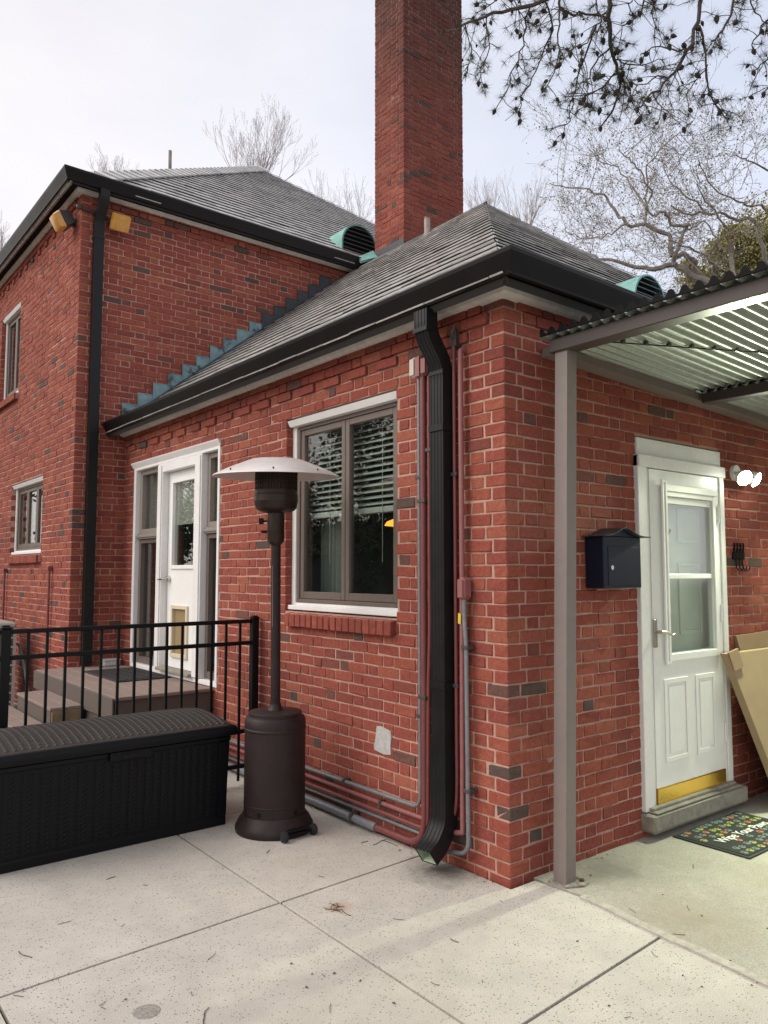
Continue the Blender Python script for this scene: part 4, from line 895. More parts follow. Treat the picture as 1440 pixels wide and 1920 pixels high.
for i in range(nyy):
    for j in range(nzr):
        y = BY0+.09+(i+.5)*(BY1-BY0-.18)/nyy; z = .075+(j+.5)*.0255; f = (bt-z)/bt; x = B1-tp*f; h = .019; wv = .018
        mb.add([(x-.001,y-wv,z-h),(x-.001,y+wv,z-h),(x-.001,y+wv,z+h*.3),(x-.001,y-wv,z+h*.3),(x+.005,y-wv*.5,z-h*.6),(x+.005,y+wv*.5,z-h*.6),(x+.005,y+wv*.5,z),(x+.005,y-wv*.5,z)], [(4,5,6,7),(0,1,5,4),(1,2,6,5),(2,3,7,6),(3,0,4,7)])
wv_ = mb.build('woven_panel', M['resin'], bdy); wv_['kind'] = 'stuff'
# domed lid
mb = MB(); nu, nv = 40, 16; lx0, lx1, ly0, ly1 = B0-.022, B1+.022, BY0-.022, BY1+.012
def lid_z(s, t):
    return bt+.060+.058*(1-(2*t-1)**2)*(1-.25*abs(2*s-1)**6)-.016*max(0,abs(2*s-1)-.93)/.07*1.0
gv = [(lx0+(lx1-lx0)*i/nu, ly0+(ly1-ly0)*j/nv, lid_z(i/nu, j/nv)) for j in range(nv+1) for i in range(nu+1)]
mb.add(gv, [(j*(nu+1)+i, j*(nu+1)+i+1, (j+1)*(nu+1)+i+1, (j+1)*(nu+1)+i) for j in range(nv) for i in range(nu)])
lid = mb.build('lid', M['resin_lid'], bxo, True)
mb = MB(); ring = [(lx0,ly0),(lx1,ly0),(lx1,ly1),(lx0,ly1)]; rp = []
prof = [(-.004,bt+.0),(.010,bt+.004),(.014,bt+.02),(.012,bt+.045),(.004,bt+.060),(-.010,bt+.064),(-.03,bt+.060),(-.03,bt+.0)]
n = len(prof)
for sx_, sy_, (x, y) in ((-1,-1,ring[0]),(1,-1,ring[1]),(1,1,ring[2]),(-1,1,ring[3])):
    rp += [(x+sx_*o, y+sy_*o, z) for o, z in prof]
mb.add(rp, [(r*n+k, r*n+(k+1)%n, ((r+1)%4)*n+(k+1)%n, ((r+1)%4)*n+k) for r in range(4) for k in range(n)]); mb.build('lid_rim', M['resin'], lid, True)
mb = MB()
for i in range(34):                       # woven ridges running across the lid
    x = lx0+.05+i*(lx1-lx0-.10)/33; 
    for j in range(22):
        t = .05+.9*(j+.5)/22; dt = .9/22*.42; s = (x-lx0)/(lx1-lx0); xw = .012; off = .006*(1 if (i+j) % 2 else -1)
        y0_, y1_ = ly0+(ly1-ly0)*(t-dt), ly0+(ly1-ly0)*(t+dt); z0_, z1_ = lid_z(s,t-dt), lid_z(s,t+dt)
        mb.add([(x-xw,y0_,z0_-.001),(x+xw,y0_,z0_-.001),(x+xw,y1_,z1_-.001),(x-xw,y1_,z1_-.001),(x-xw*.5,y0_+.003,z0_+.005),(x+xw*.5,y0_+.003,z0_+.005),(x+xw*.5,y1_-.003,z1_+.005),(x-xw*.5,y1_-.003,z1_+.005)], [(4,5,6,7),(0,1,5,4),(1,2,6,5),(2,3,7,6),(3,0,4,7)])
lw = mb.build('woven_lid_relief', M['resin_lid'], lid); lw['kind'] = 'stuff'
xc = -1.28; mb = MB(); mb.cbox(xc-.12,xc+.12,BY0-.034,BY0-.001,bt-.052,bt-.001,.004); lt = mb.build('latch', M['resin'], bxo)
mb = MB(); mb.cbox(xc-.055,xc+.055,BY0-.040,BY0-.0345,bt-.040,bt-.014,.002); mb.build('latch_recess', M['black'], lt)
# ------------------------------------------------------------------ patio heater
HX, HY = -.46, 1.50
ht = empty('patio_heater', (HX,HY,0), 'dark bronze mushroom patio heater standing on the concrete patio', 'heater')
c0 = (HX,HY,0)
mb = MB(); mb.lathe([(.232,.001),(.236,.012),(.236,.035),(.228,.048),(.215,.075),(.196,.095),(.192,.105)], c0, 48); mb.build('base', M['heater'], ht, True)
mb = MB(); mb.lathe([(.186,.08),(.186,.16),(.188,.162),(.188,.166),(.186,.168),(.186,.595),(.190,.600),(.190,.610),(.187,.614),(.187,.625),(.186,.655),(.176,.676),(.163,.683),(.163,.700),(.155,.706),(.06,.712)], c0, 48); tk = mb.build('tank_housing', M['heater'], ht, True)
mb = MB(); mb.lathe([(.05,.7125),(.045,.722),(.036,.735),(.034,.75)], c0, 24); mb.build('pole_flange', M['heater'], ht, True)
PX, PY = HX-.058, HY-.076      # the pole leans a little
mb = MB(); mb.tube([(HX,HY,.70),(HX-.045,HY-.060,1.76)], .030, 20); mb.build('pole', M['heater'], ht, True)
mb = MB(); dv = ray(520,1100); 
for i in range(1): 
    a = radians(218); ex, ey = cos(a)*.0312, sin(a)*.0312
    p0 = np.array([HX-.020+ex, HY-.027+ey, 1.22]); p1 = np.array([HX-.036+ex, HY-.048+ey, 1.60]); tx = np.array([-sin(a), cos(a), 0])*.011
    mb.add([p0-tx,p0+tx,p1+tx,p1-tx], [(0,1,2,3)])
mb.build('warning_label', M['label'], ht)
hc = (HX-.050, HY-.066, 0)
mb = MB(); mb.lathe([(.034,1.725),(.046,1.738),(.053,1.755),(.053,1.928)], hc, 28); mb.build('control_housing', M['heater_head'], ht, True)
mb = MB(); mb.lathe([(.05,1.918),(.085,1.925),(.115,1.938),(.128,1.955),(.131,1.985),(.135,1.99),(.135,2.03),(.131,2.035),(.131,2.06)], hc, 36, cap=False); mb.lathe([(.13,2.06),(.128,2.062),(.05,2.03)], hc, 36, cap=False); mb.build('burner_bowl', M['heater_head'], ht, True)
mb = MB()
for k in range(40):
    a = 2*pi*k/40; mb.box(hc[0]+.128*cos(a)-.0022, hc[0]+.128*cos(a)+.0022, hc[1]+.128*sin(a)-.0022, hc[1]+.128*sin(a)+.0022, 2.05, 2.175)
for z in (2.085,2.115,2.145): mb.lathe([(.1265,z-.0025),(.1295,z-.0025),(.1295,z+.0025),(.1265,z+.0025)], hc, 36, cap=False)
mb.lathe([(.122,2.04),(.122,2.19)], hc, 36, cap=False); mb.build('emitter_screen', M['heater_head'], ht)
mb = MB(); mb.lathe([(.075,2.03),(.09,2.06),(.085,2.12),(.04,2.16),(.002,2.165)], hc, 24); mb.build('burner_dome', mat('dull_steel_dome', (.16,.12,.10), .35, metal=.8), ht, True)
for k in range(3):
    a = 2*pi*k/3+.4; mb = MB(); mb.tube([(hc[0]+.12*cos(a),hc[1]+.12*sin(a),2.12),(hc[0]+.11*cos(a),hc[1]+.11*sin(a),2.232)], .005, 6); mb.build('support_rod', M['steel'], ht)
# reflector: faceted shallow dome, slightly tilted
RC = np.array([hc[0], hc[1], 2.15]); tilt = Matrix.Rotation(radians(2.5), 3, Vector(_R)) 
prof = [(.001,.105),(.15,.103),(.172,.095),(.176,.094),(.30,.045),(.385,.004),(.392,-.004),(.386,-.006),(.30,.040),(.172,.088),(.001,.099)]
mb = MB(); n = 48; vs = []
for r, z in prof:
    for k in range(n):
        q = tilt@Vector((r*cos(2*pi*k/n), r*sin(2*pi*k/n), z)); vs.append(RC+np.array(q))
mb.add(vs, [(i*n+k, i*n+(k+1)%n, (i+1)*n+(k+1)%n, (i+1)*n+k) for i in range(len(prof)-1) for k in range(n)]); rf = mb.build('reflector', M['alu'], ht, True)
mb = MB()
for k in range(8):
    a = 2*pi*k/8+.2
    for r, z in ((.36,.022),): q = RC+np.array(tilt@Vector((r*cos(a), r*sin(a), z))); mb.ball(q, .006, 6, 4)
mb.build('rivet', M['heater_head'], rf)
kd = -_R
mb = MB(); kp = np.array(hc)+np.array([0,0,1.87])-_R*.055; mb.tube([kp, kp-_R*.022], .006, 8); mb.tube([kp-_R*.022, kp-_R*.048], .019, 14); mb.build('control_knob', M['black'], ht, True)
mb = MB(); kp = np.array(hc)+np.array([0,0,1.805])-_R*.055; mb.tube([kp, kp-_R*.03], .009, 8); mb.tube([kp-_R*.03, kp-_R*.04], .005, 8); mb.build('igniter_button', M['black'], ht, True)
for a_, r_ in ((radians(-78), .1875), (radians(-150), .1875)):
    mb = MB(); mb.disc((HX+r_*cos(a_),HY+r_*sin(a_),.128),(cos(a_),sin(a_),0),.014,.004,12); mb.build('vent_hole', M['black'], tk)
wd = np.array([cos(radians(-86)), sin(radians(-86)), 0]); wt = np.array([-wd[1], wd[0], 0]); wc = np.array([HX,HY,.032])+wd*.252
mb = MB(); mb.tube([wc-wt*.105, wc+wt*.105], .008, 8); mb.cbox(wc[0]-.07,wc[0]+.07,wc[1]-.006,wc[1]+.03,.045,.056); ax_ = mb.build('wheel_axle', M['black'], ht)
for s_ in (-1,1): mb = MB(); mb.disc(wc+wt*.105*s_, wt, .031, .022, 20); mb.disc(wc+wt*(.105*s_), wt, .018, .03, 16); mb.build('wheel', M['rubber'], ht, True)
# ------------------------------------------------------------------ conduits on the side wall
def conduit(name, pts, r, material, label, straps=(), boxes=(), grp='conduits beside the downspout', bend=.07):
    p = arc_pts(pts, bend, 6); root = empty(name, tuple(pts[-1]), label, 'pipe')
    mb = MB(); mb.tube(p, r, 12); mb.build('tube', material, root, True)
    for y, z, horiz in straps:
        mb = MB()
        if horiz: mb.cbox(pts[0][0]-r-.003,-.0005,y-.012,y+.012,z-r-.004,z+r+.004,.002)
        else: mb.cbox(pts[0][0]-r-.003,-.0005,y-r-.012,y+r+.012,z-.010,z+.010,.002)
        mb.build('strap', M['dark_metal'], root)
    for y, z, m_, h in boxes:
        mb = MB(); mb.cbox(-.075,-.004,y-.024,y+.024,z-h/2,z+h/2,.016); bo = mb.build('conduit_body', m_, root, True)
        mb = MB(); mb.cbox(-.079,-.0755,y-.019,y+.019,z-h/2+.012,z+h/2-.012,.002); mb.build('cover_plate', m_ if m_ is not M['red_pipe'] else M['pink_pipe'], bo)
    return root
px_ = -.040
conduit('conduit', [(px_,.628,2.71),(px_,.628,.245),(px_,3.2,.235)], .0115, M['grey_pipe'], 'thin grey galvanised conduit left of the downspout, bending along the wall base', [(.628,2.1,0),(1.35,.243,1),(.628,.75,0)], [(.650,2.745,mat('ivory_conduit_body',(.50,.45,.39),.5),.12)])
conduit('conduit', [(-.045,.585,2.70),(-.045,.585,.045),(-.045,1.02,.042)], .020, M['red_pipe'], 'thick red painted conduit beside the downspout, curving low into grey pipe', [(.585,1.96,0),(.585,.86,0)], [(.602,2.74,M['red_pipe'],.14)], bend=.16)
conduit('conduit', [(-.045,1.02,.042),(-.045,2.0,.046),(-.045,3.2,.05)], .026, M['grey_pipe'], 'thick grey pipe along the foot of the brick wall, joined to red conduit', [(1.25,.043,1)])
conduit('conduit', [(-.040,.540,2.71),(-.040,.540,1.25),(-.040,.555,.90),(-.040,.565,.14),(-.040,3.2,.14)], .012, M['red_pipe'], 'thin red painted conduit hugging the black downspout', [(.54,2.25,0)], [(.552,2.735,M['red_pipe'],.11)])
conduit('conduit', [(-.022,.50,.185),(-.022,3.2,.183)], .014, M['pink_pipe'], 'faded red conduit lying second from top along the wall base', [(1.0,.185,1)])
conduit('conduit', [(-.022,.52,.098),(-.022,3.2,.098)], .011, M['grey_pipe'], 'thin grey conduit lying between red pipes along the wall base', [])
conduit('conduit', [(px_,.335,2.82),(px_,.332,.42),(px_,.345,.27),(px_,.46,.15)], .0105, M['red_pipe'], 'slim dark red conduit just right of the downspout, from the old bracket down', [(.333,2.09,0),(.332,.95,0)], [])
conduit('conduit', [(.0,.283,2.775),(px_,.283,2.775),(px_,.283,1.5),(px_,.292,.20),(px_,.292,.195),(px_,.43,.165)], .0145, M['pink_pipe'], 'faded red conduit with elbow at top, right of the downspout', [(.288,.95,0)], [], bend=.03)
conduit('conduit', [(px_-.006,.262,1.47),(px_-.006,.262,1.30),(px_-.006,.250,1.18),(px_-.006,.243,.10),(px_-.006,.52,.05)], .0125, M['grey_pipe'], 'grey conduit nearest the brick corner, starting at a red junction body', [(.250,1.16,0),(.243,.42,0)], [(.262,1.47,M['pink_pipe'],.12)])
mb = MB(); mb.prism([(-.058,.275,1.335),(-.058,.295,1.34),(-.058,.297,1.285),(-.058,.277,1.28)], (-.002,0,0)); tag(mb.build('cable_tag', M['yellow']), 'small yellow tag on the faded red conduit near the corner', 'tag')
mb = MB(); mb.cbox(-.05,-.001,.315,.36,2.80,2.90,.006); mb.tube([(-.05,.325,2.84),(-.075,.31,2.87),(-.06,.30,2.92)], .006, 6); mb.tube([(-.05,.34,2.85),(-.06,.335,2.9)], .005, 6); tag(mb.build('cable_bracket', M['dark_metal']), 'dark rusty cable bracket on brick below the eave', 'bracket')
# thin red pipes on the main left wall
for (y, zt, zb) in ((8.05,1.58,.0),(6.08,1.60,.0)):
    r_ = empty('wall_pipe', (XM-.03,y,0), 'thin red pipe standing on the left wall below the '+('middle of the small window' if y > 7 else 'window corner, near the wall corner'), 'pipe')
    mb = MB(); mb.tube(arc_pts([(XM,y,zt),(XM-.03,y,zt),(XM-.03,y,zb)], .02), .013, 8); mb.build('tube', M['red_pipe'], r_, True)
    mb = MB(); mb.cbox(XM-.05,XM-.0005,y-.02,y+.02,zt-.03,zt+.02,.005); mb.build('elbow', M['red_pipe'], r_)
# ------------------------------------------------------------------ floodlights at the main corner
def flood(c, nrm, label):
    c = np.asarray(c, float); nrm = np.asarray(nrm, float); t = np.cross((0,0,1), nrm); up = np.array([0,0,1.])
    root = empty('flood_light', tuple(c-nrm*.11), label, 'floodlight')
    dn = nrm*cos(radians(30))-up*sin(radians(30)); vu = np.cross(dn, t); vu = vu if vu[2] > 0 else -vu
    def slab(name, a0, a1, s0, s1, material, ch=.012):
        mb = MB(); vs, f_ = chamfer(1,1,1,.06); vs = np.array(vs); q = []
        for x, y, z in vs: 
            a = a0+(a1-a0)*(x+.5); sc_ = s0+(s1-s0)*(x+.5); q.append(c+dn*a+t*y*sc_+vu*z*sc_*.9)
        mb.add(q, f_); return mb.build(name, material, root, True)
    slab('housing', -.085, .035, .15, .205, M['dark_metal']); slab('lens', .036, .105, .205, .165, M['amber'])
    mb = MB(); mb.tube([c-dn*.07, c-nrm*.115], .022, 10); mb.build('arm', M['dark_metal'], root)
    mb = MB(); mb.disc(c-nrm*.112, nrm, .05, .012, 16); mb.build('mount_plate', M['dark_metal'], root)
flood((-.17,D-.12,5.285), (0,-1,0), 'amber square floodlight on the brick wall just right of the downspout')
flood((XM-.12,D+.20,5.285), (-1,0,0), 'amber square floodlight on the left wall round the house corner')
mb = MB(); mb.tube([(XM-.03,D-.02,5.38),(-.43,D-.03,5.36),(-.26,D-.03,5.34)], .014, 8); mb.ball((XM-.03,D-.02,5.38), .035, 10, 8, (1,.9,1)); tag(mb.build('light_conduit', M['dark_metal']), 'short dark conduit joining the two amber floodlights behind the downspout', 'pipe')
# ------------------------------------------------------------------ air conditioner
ac = empty('air_conditioner', (-1.15,7.05,0), 'beige outdoor air conditioner unit beside the left brick wall', 'air conditioner')
mb = MB(); mb.box(-1.50,-.76,6.66,7.40,.03,.94); mb.build('coil', M['ac_in'], ac)
mb = MB(); mb.cbox(-1.53,-.73,6.63,7.43,.94,1.0,.02); mb.build('top_cover', M['ac'], ac)
mb = MB(); mb.cbox(-1.53,-.73,6.63,7.43,.001,.06,.01); mb.build('base_pan', M['ac'], ac)
for x, y in ((-1.515,6.645),(-.745,6.645),(-.745,7.415),(-1.515,7.415)): mb = MB(); mb.box(x-.012,x+.012,y-.012,y+.012,.06,.94); mb.build('corner_bar', M['ac'], ac)
for k in range(8): mb = MB(); z = .12+k*.1; mb.box(-1.52,-.74,6.640,6.648,z,z+.02); mb.box(-.752,-.744,6.66,7.40,z,z+.02); mb.build('guard_slat', M['ac'], ac)
mb = MB(); mb.tube(arc_pts([(-.74,6.8,.75),(-.66,6.8,.75),(-.62,6.7,.5),(-.60,6.5,.12),(XM,6.4,.1)], .1), .016, 8); mb.build('refrigerant_line', M['grey_pipe'], ac, True)
# ------------------------------------------------------------------ canopy over the front door
cn = empty('door_canopy', (.255,-.128,0), 'flat corrugated metal canopy on taupe posts over the front door', 'canopy')
zsheet = lambda x: 2.790-.038*(x-.25)
def cpost(xb, yb, xt, yt):
    mb = MB(); h = .039; a = [(xb-h,yb-h,.006),(xb+h,yb-h,.006),(xb+h,yb+h,.006),(xb-h,yb+h,.006)]; b = [(xt-h,yt-h,2.705),(xt+h,yt-h,2.705),(xt+h,yt+h,2.705),(xt-h,yt+h,2.705)]
    mb.add(a+b, [(3,2,1,0),(4,5,6,7),(0,1,5,4),(1,2,6,5),(2,3,7,6),(3,0,4,7)]); p = mb.build('post', M['taupe'], cn)
    mb = MB(); mb.prism([(xb-.06,yb-.055,.002),(xb+.03,yb-.10,.002),(xb+.085,yb-.085,.002),(xb+.10,yb-.02,.002),(xb+.06,yb+.06,.002),(xb-.06,yb+.055,.002)], (0,0,.010)); pl_ = mb.build('base_plate', mat('rusty_base_plate', (.30,.27,.23), .7, var=.4, vscale=30, dirt=((.10,.055,.035), 20, .52)), p)
    mb = MB(); mb.tube([(xb+.062,yb-.058,.012),(xb+.062,yb-.058,.022)], .012, 6); mb.build('bolt', M['dark_metal'], p)
cpost(.252,-.135,.262,-.195); cpost(.252,-3.30,.255,-3.30)
mb = MB(); mb.cbox(.205,.305,-3.45,-.128,2.705,2.776,.004); mb.build('beam', M['taupe_dark'], cn)
mb = MB(); mb.cbox(1.73,1.83,-3.45,-.125,2.648,2.715,.004); mb.build('beam', M['taupe_dark'], cn)
mb = MB(); mb.prism([(.30,-.105,zsheet(.30)-.06),(.30,-.004,zsheet(.30)-.06),(.30,-.004,zsheet(.30)-.014),(.30,-.105,zsheet(.30)-.014)], (3.9,0,-.038*3.9)); mb.build('wall_ledger', M['taupe'], cn)
def sheet(x0, x1, y0, y1, dz, name):
    per = .0677; ny = int((y1-y0)/per*10); mb = MB(); rows = []
    xs = np.linspace(x0, x1, 6)
    for t in (0, -.0012):
        for x in xs:
            rows.append([(x, y0+(y1-y0)*k/ny, zsheet(x)+dz+t+.0115*math.tanh(1.5*sin(2*pi*(y0+(y1-y0)*k/ny)/per))/math.tanh(1.5)) for k in range(ny+1)])
    n = ny+1; nx_ = len(xs); fs_ = []
    for s_ in (0, 1):
        for i in range(nx_-1):
            o_ = (s_*nx_+i)*n; fs_ += [(o_+k, o_+k+1, o_+n+k+1, o_+n+k) for k in range(ny)]
    for i in (0, nx_-1): fs_ += [(i*n+k, i*n+k+1, (nx_+i)*n+k+1, (nx_+i)*n+k) for k in range(ny)]
    mb.add([p for r in rows for p in r], fs_); o = mb.build(name, M['galv'], cn, 60); return o
sheet(.170, 1.90, -3.4, -.098, 0, 'corrugated_sheet'); sheet(1.70, 4.3, -3.4, -.098, -.014, 'corrugated_sheet')
# black strip standing for shade under the outer sheet overhang; filler strip on inner beam
def wave_strip(x, y0, y1, zb, ztop, nm, drop=0.006):
    per = .0677; mb = MB(); n = int((y1-y0)/per*10); top = [(x, y0+(y1-y0)*k/n, ztop+.0155*math.tanh(1.5*sin(2*pi*(y0+(y1-y0)*k/n)/per))/math.tanh(1.5)) for k in range(n+1)]
    bot = [(p[0], p[1], min(zb, p[2]-.006)) for p in top]; k = n+1
    mb.add(top+bot+[(p[0]+.01,p[1],p[2]) for p in top]+[(p[0]+.01,p[1],p[2]) for p in bot], [(i,i+1,k+i+1,k+i) for i in range(n)]+[(2*k+i,2*k+i+1,3*k+i+1,3*k+i) for i in range(n)]+[(i,i+1,2*k+i+1,2*k+i) for i in range(n)]+[(k+i,k+i+1,3*k+i+1,3*k+i) for i in range(n)])
    mb.build(nm, M['black_iron'], cn)
wave_strip(.155, -3.4, -.112, 2.786, 2.811, 'shade_strip'); wave_strip(1.722, -3.4, -.13, 2.717, 2.731, 'closure_strip')
mb = MB(); p0, p1 = np.array([.33,-.27,2.765]), np.array([1.55,-.99,2.728]); mb.tube([p0,p1], .0035, 6); rod = mb.build('brace_rod', M['black_iron'], cn)
for i in range(11):
    q = p0+(p1-p0)*(i+.6)/11; mb = MB(); mb.cbox(q[0]-.012,q[0]+.012,q[1]-.01,q[1]+.01,q[2]-.002,q[2]+.02,.002); mb.build('clip', M['dark_metal'], rod)
# ------------------------------------------------------------------ wall light by the front door
LX, LZ_ = 2.36, 2.225
wl = empty('wall_light', (LX,-.002,LZ_), 'twin-head security light glowing white on the brick beside the front door', 'light')
mb = MB(); mb.disc((LX,-.014,LZ_+.03),(0,1,0),.055,.026,20); mb.build('backplate', M['white_door'], wl)
glow = mat('lamp_glow', (1,1,.9), .4, emit=(.93,1,.80), estr=60)
for dx, tw in ((-.085,-.35),(.055,.25)):
    c_ = np.array([LX+dx,-.105,LZ_-.01]); dr_ = np.array([tw,-.75,-.45]); dr_ /= np.linalg.norm(dr_)
    mb = MB(); mb.tube([(LX+dx*.3,-.02,LZ_+.03),c_-dr_*.03], .011, 8); mb.build('arm', M['white_door'], wl)
    mb = MB(); mb.tube([c_-dr_*.04,c_-dr_*.01,c_+dr_*.03], [.024,.045,.056], 18); hd = mb.build('lamp_head', M['white_door'], wl, True)
    mb = MB(); mb.tube([c_+dr_*.0302,c_+dr_*.042,c_+dr_*.052], [.053,.046,.02], 18); mb.build('lens', glow, hd, True)
    ld = bpy.data.lights.new('lamp', 'SPOT'); ld.energy = 195; ld.spot_size = radians(158); ld.spot_blend = .7; ld.shadow_soft_size = .05; ld.color = (.90,1.0,.70)
    lo = bpy.data.objects.new('lamp', ld); COL.objects.link(lo); lo.location = c_+dr_*.075; lo.rotation_euler = Vector(-dr_).to_track_quat('Z','Y').to_euler()
# ------------------------------------------------------------------ mailbox
mbx = empty('mailbox', (.83,-.002,1.465), 'dark navy wall mailbox with curved lid beside the front door', 'mailbox')
mb = MB(); mb.cbox(.648,1.008,-.124,-.002,1.468,1.758,.004); bo = mb.build('box', M['navy'], mbx)
mb = MB(); mb.cbox(.69,.985,-.1265,-.1243,1.485,1.70,.001); mb.build('front_panel', M['navy'], mbx)
n = 22; sec = []
for i in range(n+1):
    t = i/n; x = .625+t*.44; z = 1.762+.048*math.exp(-((t-.46)/.21)**2); sec.append((x,z))
mb = MB(); mb.prism([(x,-.155,z) for x,z in sec]+[(x,-.155,z-.006) for x,z in sec[::-1]], (0,.153,0)); mb.build('lid', M['navy_lid'], mbx, True)
mb = MB(); mb.prism([(x,-.124,z-.006) for x,z in sec[2:-3]]+[(x,-.124,1.7585) for x in (1.005,.66)], (0,.12,0)); mb.build('lid_gable', M['navy'], mbx)
mb = MB(); mb.disc((.72,-.128,1.582),(0,1,0),.013,.008,16); mb.build('lock', M['steel'], mbx)
# ------------------------------------------------------------------ hook rack
hk = empty('hook_rack', (2.38,-.002,1.60), 'small black iron wall hook rack right of the front door', 'hook')
mb = MB(); mb.cbox(2.30,2.46,-.012,-.001,1.645,1.70,.003)
mb.build('plate', M['black_iron'], hk)
for i in range(4): mb = MB(); x = 2.315+i*.042; mb.tube([(x,-.008,1.69),(x+.005,-.012,1.74),(x-.005,-.012,1.76)], .007, 6); mb.build('finial', M['black_iron'], hk)
for i in range(3):
    mb = MB(); x = 2.335+i*.045; mb.tube(arc_pts([(x,-.010,1.67),(x,-.012,1.585),(x+.005,-.035,1.562),(x+.02,-.05,1.575),(x+.025,-.05,1.60)], .02), .004, 6); mb.build('hook', M['black_iron'], hk, True)
# ------------------------------------------------------------------ cardboard cartons
def carton(name, pts, y, th, material, label):
    mb = MB(); mb.prism([(x, y(z), z) for x, z in pts], (0, th, 0)); root = empty(name, (pts[0][0], y(0), .003), label, 'cardboard')
    root_o = mb.build('panel', material, root); return root, root_o
yy = lambda z: -.30+.20*z
c1, _ = carton('flattened_carton', [(2.33,.004),(3.1,.004),(3.1,1.02),(2.01,1.02)], yy, .05, M['card'], 'tan flattened cardboard carton leaning by the front door')
mb = MB(); mb.prism([(2.005,yy(1.03)-.004,1.03),(2.14,yy(1.05)-.004,1.05),(2.155,yy(.93)-.004,.93),(2.03,yy(.91)-.004,.91)], (0,-.012,0)); mb.build('flap', M['card2'], c1)
c2, _ = carton('flattened_carton', [(2.52,.004),(3.3,.004),(3.3,1.14),(2.28,1.12)], lambda z: -.20+.16*z, .03, M['card2'], 'taller brown cardboard sheet standing behind the tan carton')
# ------------------------------------------------------------------ doormat
dm = empty('doormat', (1.67,-.34,.002), 'charcoal doormat with colourful paw prints reading Wipe Your Paws', 'doormat')
A0, A1, E0, E1 = 1.285, 2.045, -.565, -.105
mb = MB(); mb.cbox(A0,A1,E0,E1,.0025,.011,.003); mb.build('rubber_edge', M['mat_edge'], dm)
mb = MB(); mb.cbox(A0+.018,A1-.018,E0+.018,E1-.018,.0113,.0145,.0015); mb.build('pile', M['mat_base'], dm)
txt = bpy.data.curves.new('lettering', 'FONT'); txt.body = 'Wipe Your Paws'; txt.size = .088; txt.align_x = 'CENTER'; txt.align_y = 'CENTER'; txt.space_character = .92; txt.offset = .001
to = bpy.data.objects.new('lettering_tmp', txt); COL.objects.link(to); dg = bpy.context.evaluated_depsgraph_get(); me = bpy.data.meshes.new_from_object(to.evaluated_get(dg)); bpy.data.objects.remove(to)
me.name = 'lettering'; me.materials.clear(); me.materials.append(M['p_white']); lo = bpy.data.objects.new('lettering', me); COL.objects.link(lo); lo.parent = dm; lo.location = (-.005,.0,.0150); lo.rotation_euler = (0,0,0)
rr = random.Random(5); spots = []
for i in range(12):
    for j in range(7):
        x = A0+.05+i*.0595+(.028 if j % 2 else 0)+rr.uniform(-.010,.010); y = E0+.048+j*.0605+rr.uniform(-.008,.008)
        if x > A1-.045: continue
        if abs(y-(E0+E1)/2) < .056 and A0+.05 < x < A1-.05: continue
        spots.append((x,y))
for k, (x, y) in enumerate(spots):
    a = rr.uniform(-.9,.9); mb = MB(); c_, s_ = cos(a), sin(a)
    def ell(cx_, cy_, rx, ry):
        n = 10; q = []
        for t in range(n):
            u = cx_+rx*cos(2*pi*t/n); v = cy_+ry*sin(2*pi*t/n); q.append((x+u*c_-v*s_, y+u*s_+v*c_, .0157))
        mb.add(q, [tuple(range(n))])
    ell(0,-.007,.016,.0125)
    for tx, ty in ((-.017,.008),(-.0065,.017),(.0065,.017),(.017,.008)): ell(tx,ty,.0055,.0075)
    mb.build('paw_print', M[('p_orange','p_green','p_grey','p_grey')[rr.randrange(4)]], dm, fix=False)
# ------------------------------------------------------------------ trees
def grow(mb, p, d, L, r, depth, rg, spread=.55, up=.25, nseg=4, child=(2,3), shrink=.68, sides=5, tips=None, wob=.18, rmin=.003):
    p = np.asarray(p, float); d = np.asarray(d, float); d = d/np.linalg.norm(d); pts = [p]; rs = [r]
    for i in range(nseg):
        d = d+rg.normal(0, wob, 3)+np.array([0,0,up*.25]); d /= np.linalg.norm(d); p = p+d*L/nseg; pts.append(p); rs.append(max(rmin, r*(1-.45*(i+1)/nseg)))
    mb.tube(pts, rs, sides, cap=False)
    if depth <= 0:
        if tips is not None: tips.append((p, d))
        return
    for k in range(int(rg.integers(child[0], child[1]+1))):
        i = int(rg.integers(max(1, nseg//2), nseg+1)); q = pts[i]
        a = rg.normal(0, 1, 3); a -= d*(a@d); a /= np.linalg.norm(a)+1e-9; nd = d*cos(spread)+a*sin(spread)*rg.uniform(.7,1.2)
        grow(mb, q, nd, L*shrink*rg.uniform(.75,1.15), rs[i]*.62, depth-1, rg, spread, up, max(3,nseg-1), child, shrink, max(3,sides-1), tips, wob, rmin)
    grow(mb, pts[-1], d, L*shrink, rs[-1]*.85, depth-1, rg, spread, up, max(3,nseg-1), child, shrink, max(3,sides-1), tips, wob, rmin)
